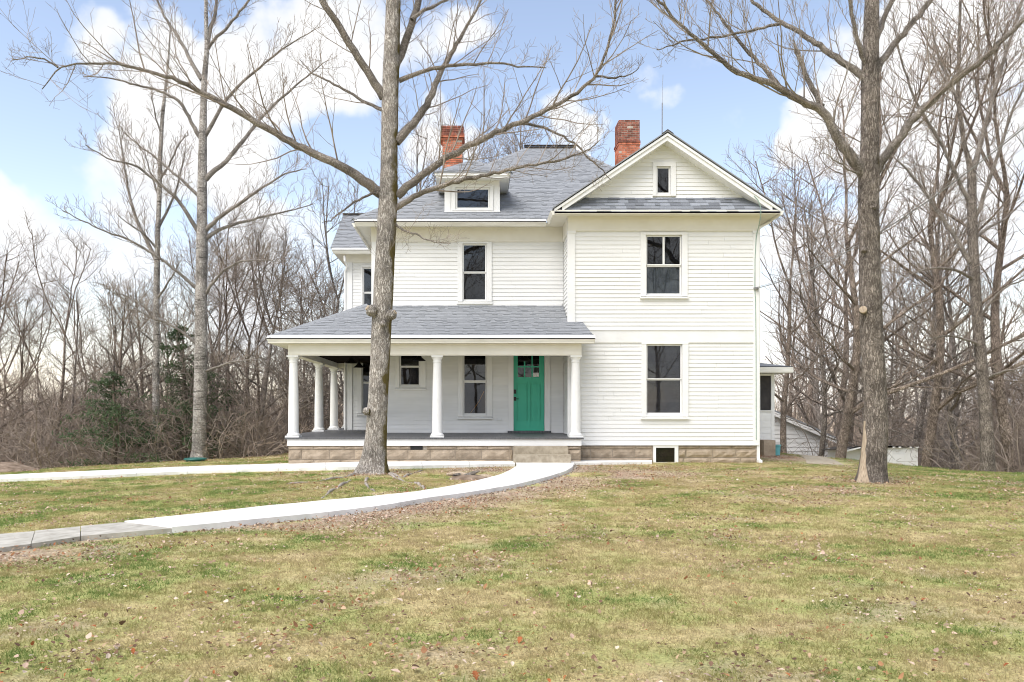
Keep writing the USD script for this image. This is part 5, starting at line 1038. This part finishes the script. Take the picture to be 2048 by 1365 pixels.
# ------------------------------------------------------------------ lawn: blades, leaves, litter
def blade_patch(seed, n, size, h0, h1, w0):
    r = np.random.default_rng(seed); cc = r.uniform(-size, size, (max(5, n // 16), 2)); b = cc[r.integers(0, len(cc), n)] + r.normal(0, .022, (n, 2)); b = np.where(r.random((n, 1)) < .35, r.uniform(-size, size, (n, 2)), b); a = r.uniform(0, 6.28, n); h = r.uniform(h0, h1, n); w = w0 * r.uniform(.7, 1.3, n); le = r.uniform(.3, 1.5, n) * h; la = r.uniform(0, 6.28, n)
    p = np.c_[b, np.full(n, -.01)]; s = np.c_[np.cos(a), np.sin(a), np.zeros(n)] * w[:, None]; mid = p + np.c_[np.cos(la) * le * .35, np.sin(la) * le * .35, h * .6]; tip = p + np.c_[np.cos(la) * le, np.sin(la) * le, h]
    v = np.stack([p - s, p + s, mid - s * .7, mid + s * .7, tip], 1).reshape(-1, 3); i = np.arange(n)[:, None] * 5
    return v, np.vstack([i + [0, 1, 3], i + [0, 3, 2], i + [2, 3, 4]])
def blade_mat(name, ramp, v):
    return mat(name, {**LAWN_NODES, "r": ("rgb_ramp", {"ramp": ramp}), "gi": ("geometry", {}), "im": ("map_range", {"to_min": 1 - v, "to_max": 1 + v * .8}), "h": ("hsv", {}),
        "d": ("principled_bsdf", {"roughness": .65, "specular_ior_level": .25}), "t": ("translucent_bsdf", {}), "mx": ("mix_closure", {"fac": .5})},
        LAWN_LINKS + [("nf.value", "r.fac"), ("gi.random_per_island", "im.value"), ("im.result", "h.value"), ("r.color", "h.color"), ("h.color", "d.base_color"), ("h.color", "t.color"), ("d.BSDF", "mx.closure1"), ("t.BSDF", "mx.closure2")], surface="mx.closure")
STRAW, STRAW2, OLIVE, GREEN = (.90, .74, .42), (.84, .71, .35), (.66, .62, .235), (.31, .46, .115)
bl1 = blade_mat('grass_mixed', [(0, STRAW), (.37, STRAW), (.46, STRAW2), (.53, OLIVE), (.60, GREEN), (1, GREEN)], .55)
bl2 = blade_mat('grass_dry', [(0, STRAW), (.42, STRAW), (.52, STRAW2), (.62, OLIVE), (1, OLIVE)], .55)
gp = [blade_patch(400 + k, n, .2, a, b, w) for k, (n, a, b, w) in enumerate([(260, .008, .042, .0030), (230, .008, .050, .0032), (200, .008, .036, .0030), (180, .008, .045, .0032)])]
gr = np.random.default_rng(500); cand = []
for (Y0, Y1, st_) in ((3.3, 9, .20), (9, 16, .24), (16, 31, .32)):
    yy = np.arange(Y0, Y1, st_)
    for Y in yy:
        xs = np.arange(ax(-40, Y), ax(2090, Y), st_); cand.append(np.c_[xs + gr.uniform(-.1, .1, len(xs)), Y + gr.uniform(-.1, .1, len(xs))])
cand = np.vstack(cand); keep = ~shapely.contains_xy(paths.buffer(.17), cand[:, 0], cand[:, 1]) & ~shapely.contains_xy(house_foot, cand[:, 0], cand[:, 1])
cand = cand[keep]; wn = worn_at(cand[:, 0], cand[:, 1]); keep = gr.random(len(cand)) > wn * .93; cand, wn = cand[keep], wn[keep]
zc = ground_z(cand[:, 0], cand[:, 1]); n_ = len(cand); print('grass patches', n_)
far_s = 1 + .35 * sstep(cand[:, 1], 8, 20)
instancer('lawn_grass', gp, [bl1, bl1, bl2, bl2], np.c_[cand, zc], qaxis((0, 0, 1), gr.uniform(0, 6.28, n_)), np.c_[far_s * 1.05, far_s * 1.05, gr.uniform(.7, 1.25, n_) * (1 - .4 * wn)], gr.choice(4, n_, p=[.34, .33, .17, .16]), 'patchy green and straw-coloured grass of the lawn', 'grass')
def leaf(seed, kind):
    r = np.random.default_rng(seed); n = 11
    if kind == 'oak': out = [(0, 0), (.10, .05), (.28, .10), (.20, .16), (.24, .28), (.42, .36), (.26, .42), (.22, .52), (.34, .64), (.18, .70), (.10, .86), (0, 1)]
    else: out = [(0, 0), (.12, .06), (.26, .18), (.36, .34), (.38, .48), (.32, .62), (.22, .78), (.10, .92), (0, 1)]
    R_ = np.array(out); Lp = R_[1:-1][::-1] * [-1, 1]; o = np.vstack([R_, Lp]); o[:, 1] -= .5; c = r.uniform(.25, 1.1); tw = r.normal(0, .4)
    mid = np.array([[0, -.2], [0, .2]]); P = np.vstack([o, mid]); z = c * P[:, 0] ** 2 * 1.4 + tw * P[:, 0] * P[:, 1] + .35 * r.normal() * P[:, 1] ** 2 + .03 * r.random(len(P)); v = np.c_[P, z] ; m = len(o); a, b = m, m + 1; f = []
    for i in range(m):
        j = (i + 1) % m; f.append([i, j, a if (o[i, 1] + o[j, 1]) < 0 else b])
    nr = len(R_); 
    f.append([a, b, len(R_) // 2]); f.append([b, a, m - len(R_) // 2])
    return v * .085, np.array(f)
lv = [leaf(600, 'oak'), leaf(601, 'plain'), leaf(602, 'oak'), leaf(603, 'plain'), leaf(604, 'plain'), leaf(605, 'oak')]
lm = [leafmat('tan_leaf', (.30, .20, .13), (.46, .33, .22)), leafmat('pale_leaf', (.46, .37, .30), (.60, .50, .42)), leafmat('rust_leaf', (.30, .085, .03), (.42, .15, .06)), leafmat('brown_leaf', (.10, .06, .04), (.20, .12, .08)), leafmat('pink_leaf', (.45, .31, .24), (.58, .44, .36)), leafmat('copper_leaf', (.25, .12, .06), (.36, .19, .10))]
L_ = []
while sum(map(len, L_)) < 6800:
    Y = 3.4 + 24 * gr.random(4000) ** .9; x = np.array([ax(a, b) for a, b in zip(gr.uniform(-20, 2070, 4000), Y)]); w = worn_at(x, Y)
    cl = meshkit.fbm(np.stack([x * .7, Y * .7, 0 * x], -1), 3, 77)
    k = (gr.random(4000) < .10 + .5 * w + .55 * sstep(cl, .5, .75)) & ~shapely.contains_xy(house_foot, x, Y) & (~shapely.contains_xy(paths, x, Y) | (gr.random(4000) < .03)); L_.append(np.c_[x, Y][k])
lp = np.vstack(L_)[:6800]; on = shapely.contains_xy(paths, lp[:, 0], lp[:, 1]); n_ = len(lp); lz = ground_z(lp[:, 0], lp[:, 1]) + np.where(on, .105, gr.uniform(.02, .055, n_))
qq = qmul(qaxis((0, 0, 1), gr.uniform(0, 6.28, n_)), qaxis((1, 0, 0), np.where(on, 0, gr.normal(0, .45, n_))))
ls = gr.uniform(.22, .48, n_) * np.where(gr.random(n_) < .08, 1.5, 1) * np.where(on, .6, 1) ; 
instancer('fallen_leaves', lv, lm, np.c_[lp, lz], qq, np.repeat(ls[:, None], 3, 1), gr.choice(6, n_, p=[.38, .06, .08, .22, .08, .18]), 'curled tan and pale fallen leaves scattered over the lawn', 'leaves')
def litter(seed):
    r = np.random.default_rng(seed); V, F, n = [], [], 0
    for k in range(16):
        v, f = lv[int(r.integers(0, 6))]; a = r.uniform(0, 6.28); c_, s_ = math.cos(a), math.sin(a); t = r.normal(0, .5); v = v * r.uniform(.18, .42); v = v @ np.array([[c_, s_, 0], [-s_, c_, 0], [0, 0, 1]]) + [0, 0, 1] * (v[:, :1] * t)
        V.append(v + [r.normal(0, .16), r.normal(0, .16), r.uniform(.012, .035)]); F.append(f + n); n += len(v)
    return np.vstack(V), np.vstack(F)
li_ = [litter(700 + k) for k in range(5)]; xx, yy_ = [], []
while len(xx) < 3300:
    Y = 3.4 + 26 * gr.random(3000); x = np.array([ax(a, b) for a, b in zip(gr.uniform(-20, 2070, 3000), Y)]); w = worn_at(x, Y); k = (gr.random(3000) < (.08 + .9 * w) * (.22 + .78 * sstep(Y, 5.5, 11))) & ~shapely.contains_xy(house_foot, x, Y) & ~shapely.contains_xy(paths.buffer(.2), x, Y); xx += list(x[k]); yy_ += list(Y[k])
xx, yy_ = np.array(xx[:3300]), np.array(yy_[:3300]); n_ = 3300
instancer('leaf_litter', li_, [lm[3], lm[0], lm[4], lm[1], lm[5]], np.c_[xx, yy_, ground_z(xx, yy_)], qaxis((0, 0, 1), gr.uniform(0, 6.28, n_)), np.repeat(gr.uniform(.7, 1.3, (n_, 1)), 3, 1), gr.choice(5, n_, p=[.30, .24, .20, .16, .10]), 'small crumbled brown leaf bits in the thin patches of the lawn', 'leaf litter')
# gravel and litter along the cut edge of the new footpath
st = trimesh.creation.icosphere(0, .018); sv = [(np.array(st.vertices) * [1, .8, .6], np.array(st.faces)), (np.array(st.vertices) * [1.3, .7, .5], np.array(st.faces))]
e = resample(lower_new[1], 400)[8:]; gpos = np.repeat(e, 3, 0) + gr.normal(0, .06, (len(e) * 3, 2)); dd_ = shapely.distance(paths, shapely.points(gpos[:, 0], gpos[:, 1])); gpos = gpos[dd_ > .01]; n_ = len(gpos)
instancer('gravel', sv, [M['mud'], M['oldcon']], np.c_[gpos, ground_z(gpos[:, 0], gpos[:, 1]) + .01], qaxis((0, 0, 1), gr.uniform(0, 6.28, n_)), np.repeat(gr.uniform(.5, 1.6, (n_, 1)), 3, 1), gr.integers(0, 2, n_), 'dark gravel and crumbs along the edge of the new footpath', 'gravel')
# rotten stump beside the path's bend
sx, sy = gpt(938, 958); sz = float(ground_z(sx, sy)); stp = thing('stump', 'low rotten grey stump among leaves inside the bend of the footpath', 'stump', (sx, sy, sz)); r_ = np.random.default_rng(3)
for k in range(7):
    a = r_.uniform(-.5, .5); c = np.array([sx + r_.uniform(-.35, .35), sy + r_.uniform(-.12, .12), sz + r_.uniform(.02, .10)]); d = np.array([math.cos(a), math.sin(a), r_.normal(0, .12)])
    part(stp, 'wood_fragment', MB().tube(smooth_line(np.array([c - d * .2, c - d * .05 + [0, 0, .02], c + d * .1, c + d * .24])), [.02, .05, .045, .015], 7), M['limb'] if k % 2 else M['wound'], smooth=True)
part(stp, 'earth', MB().lathe([(.55, -.05), (.35, .05), (.12, .09), (0, .09)], (sx, sy, sz), 20), M['mud'], smooth=True)
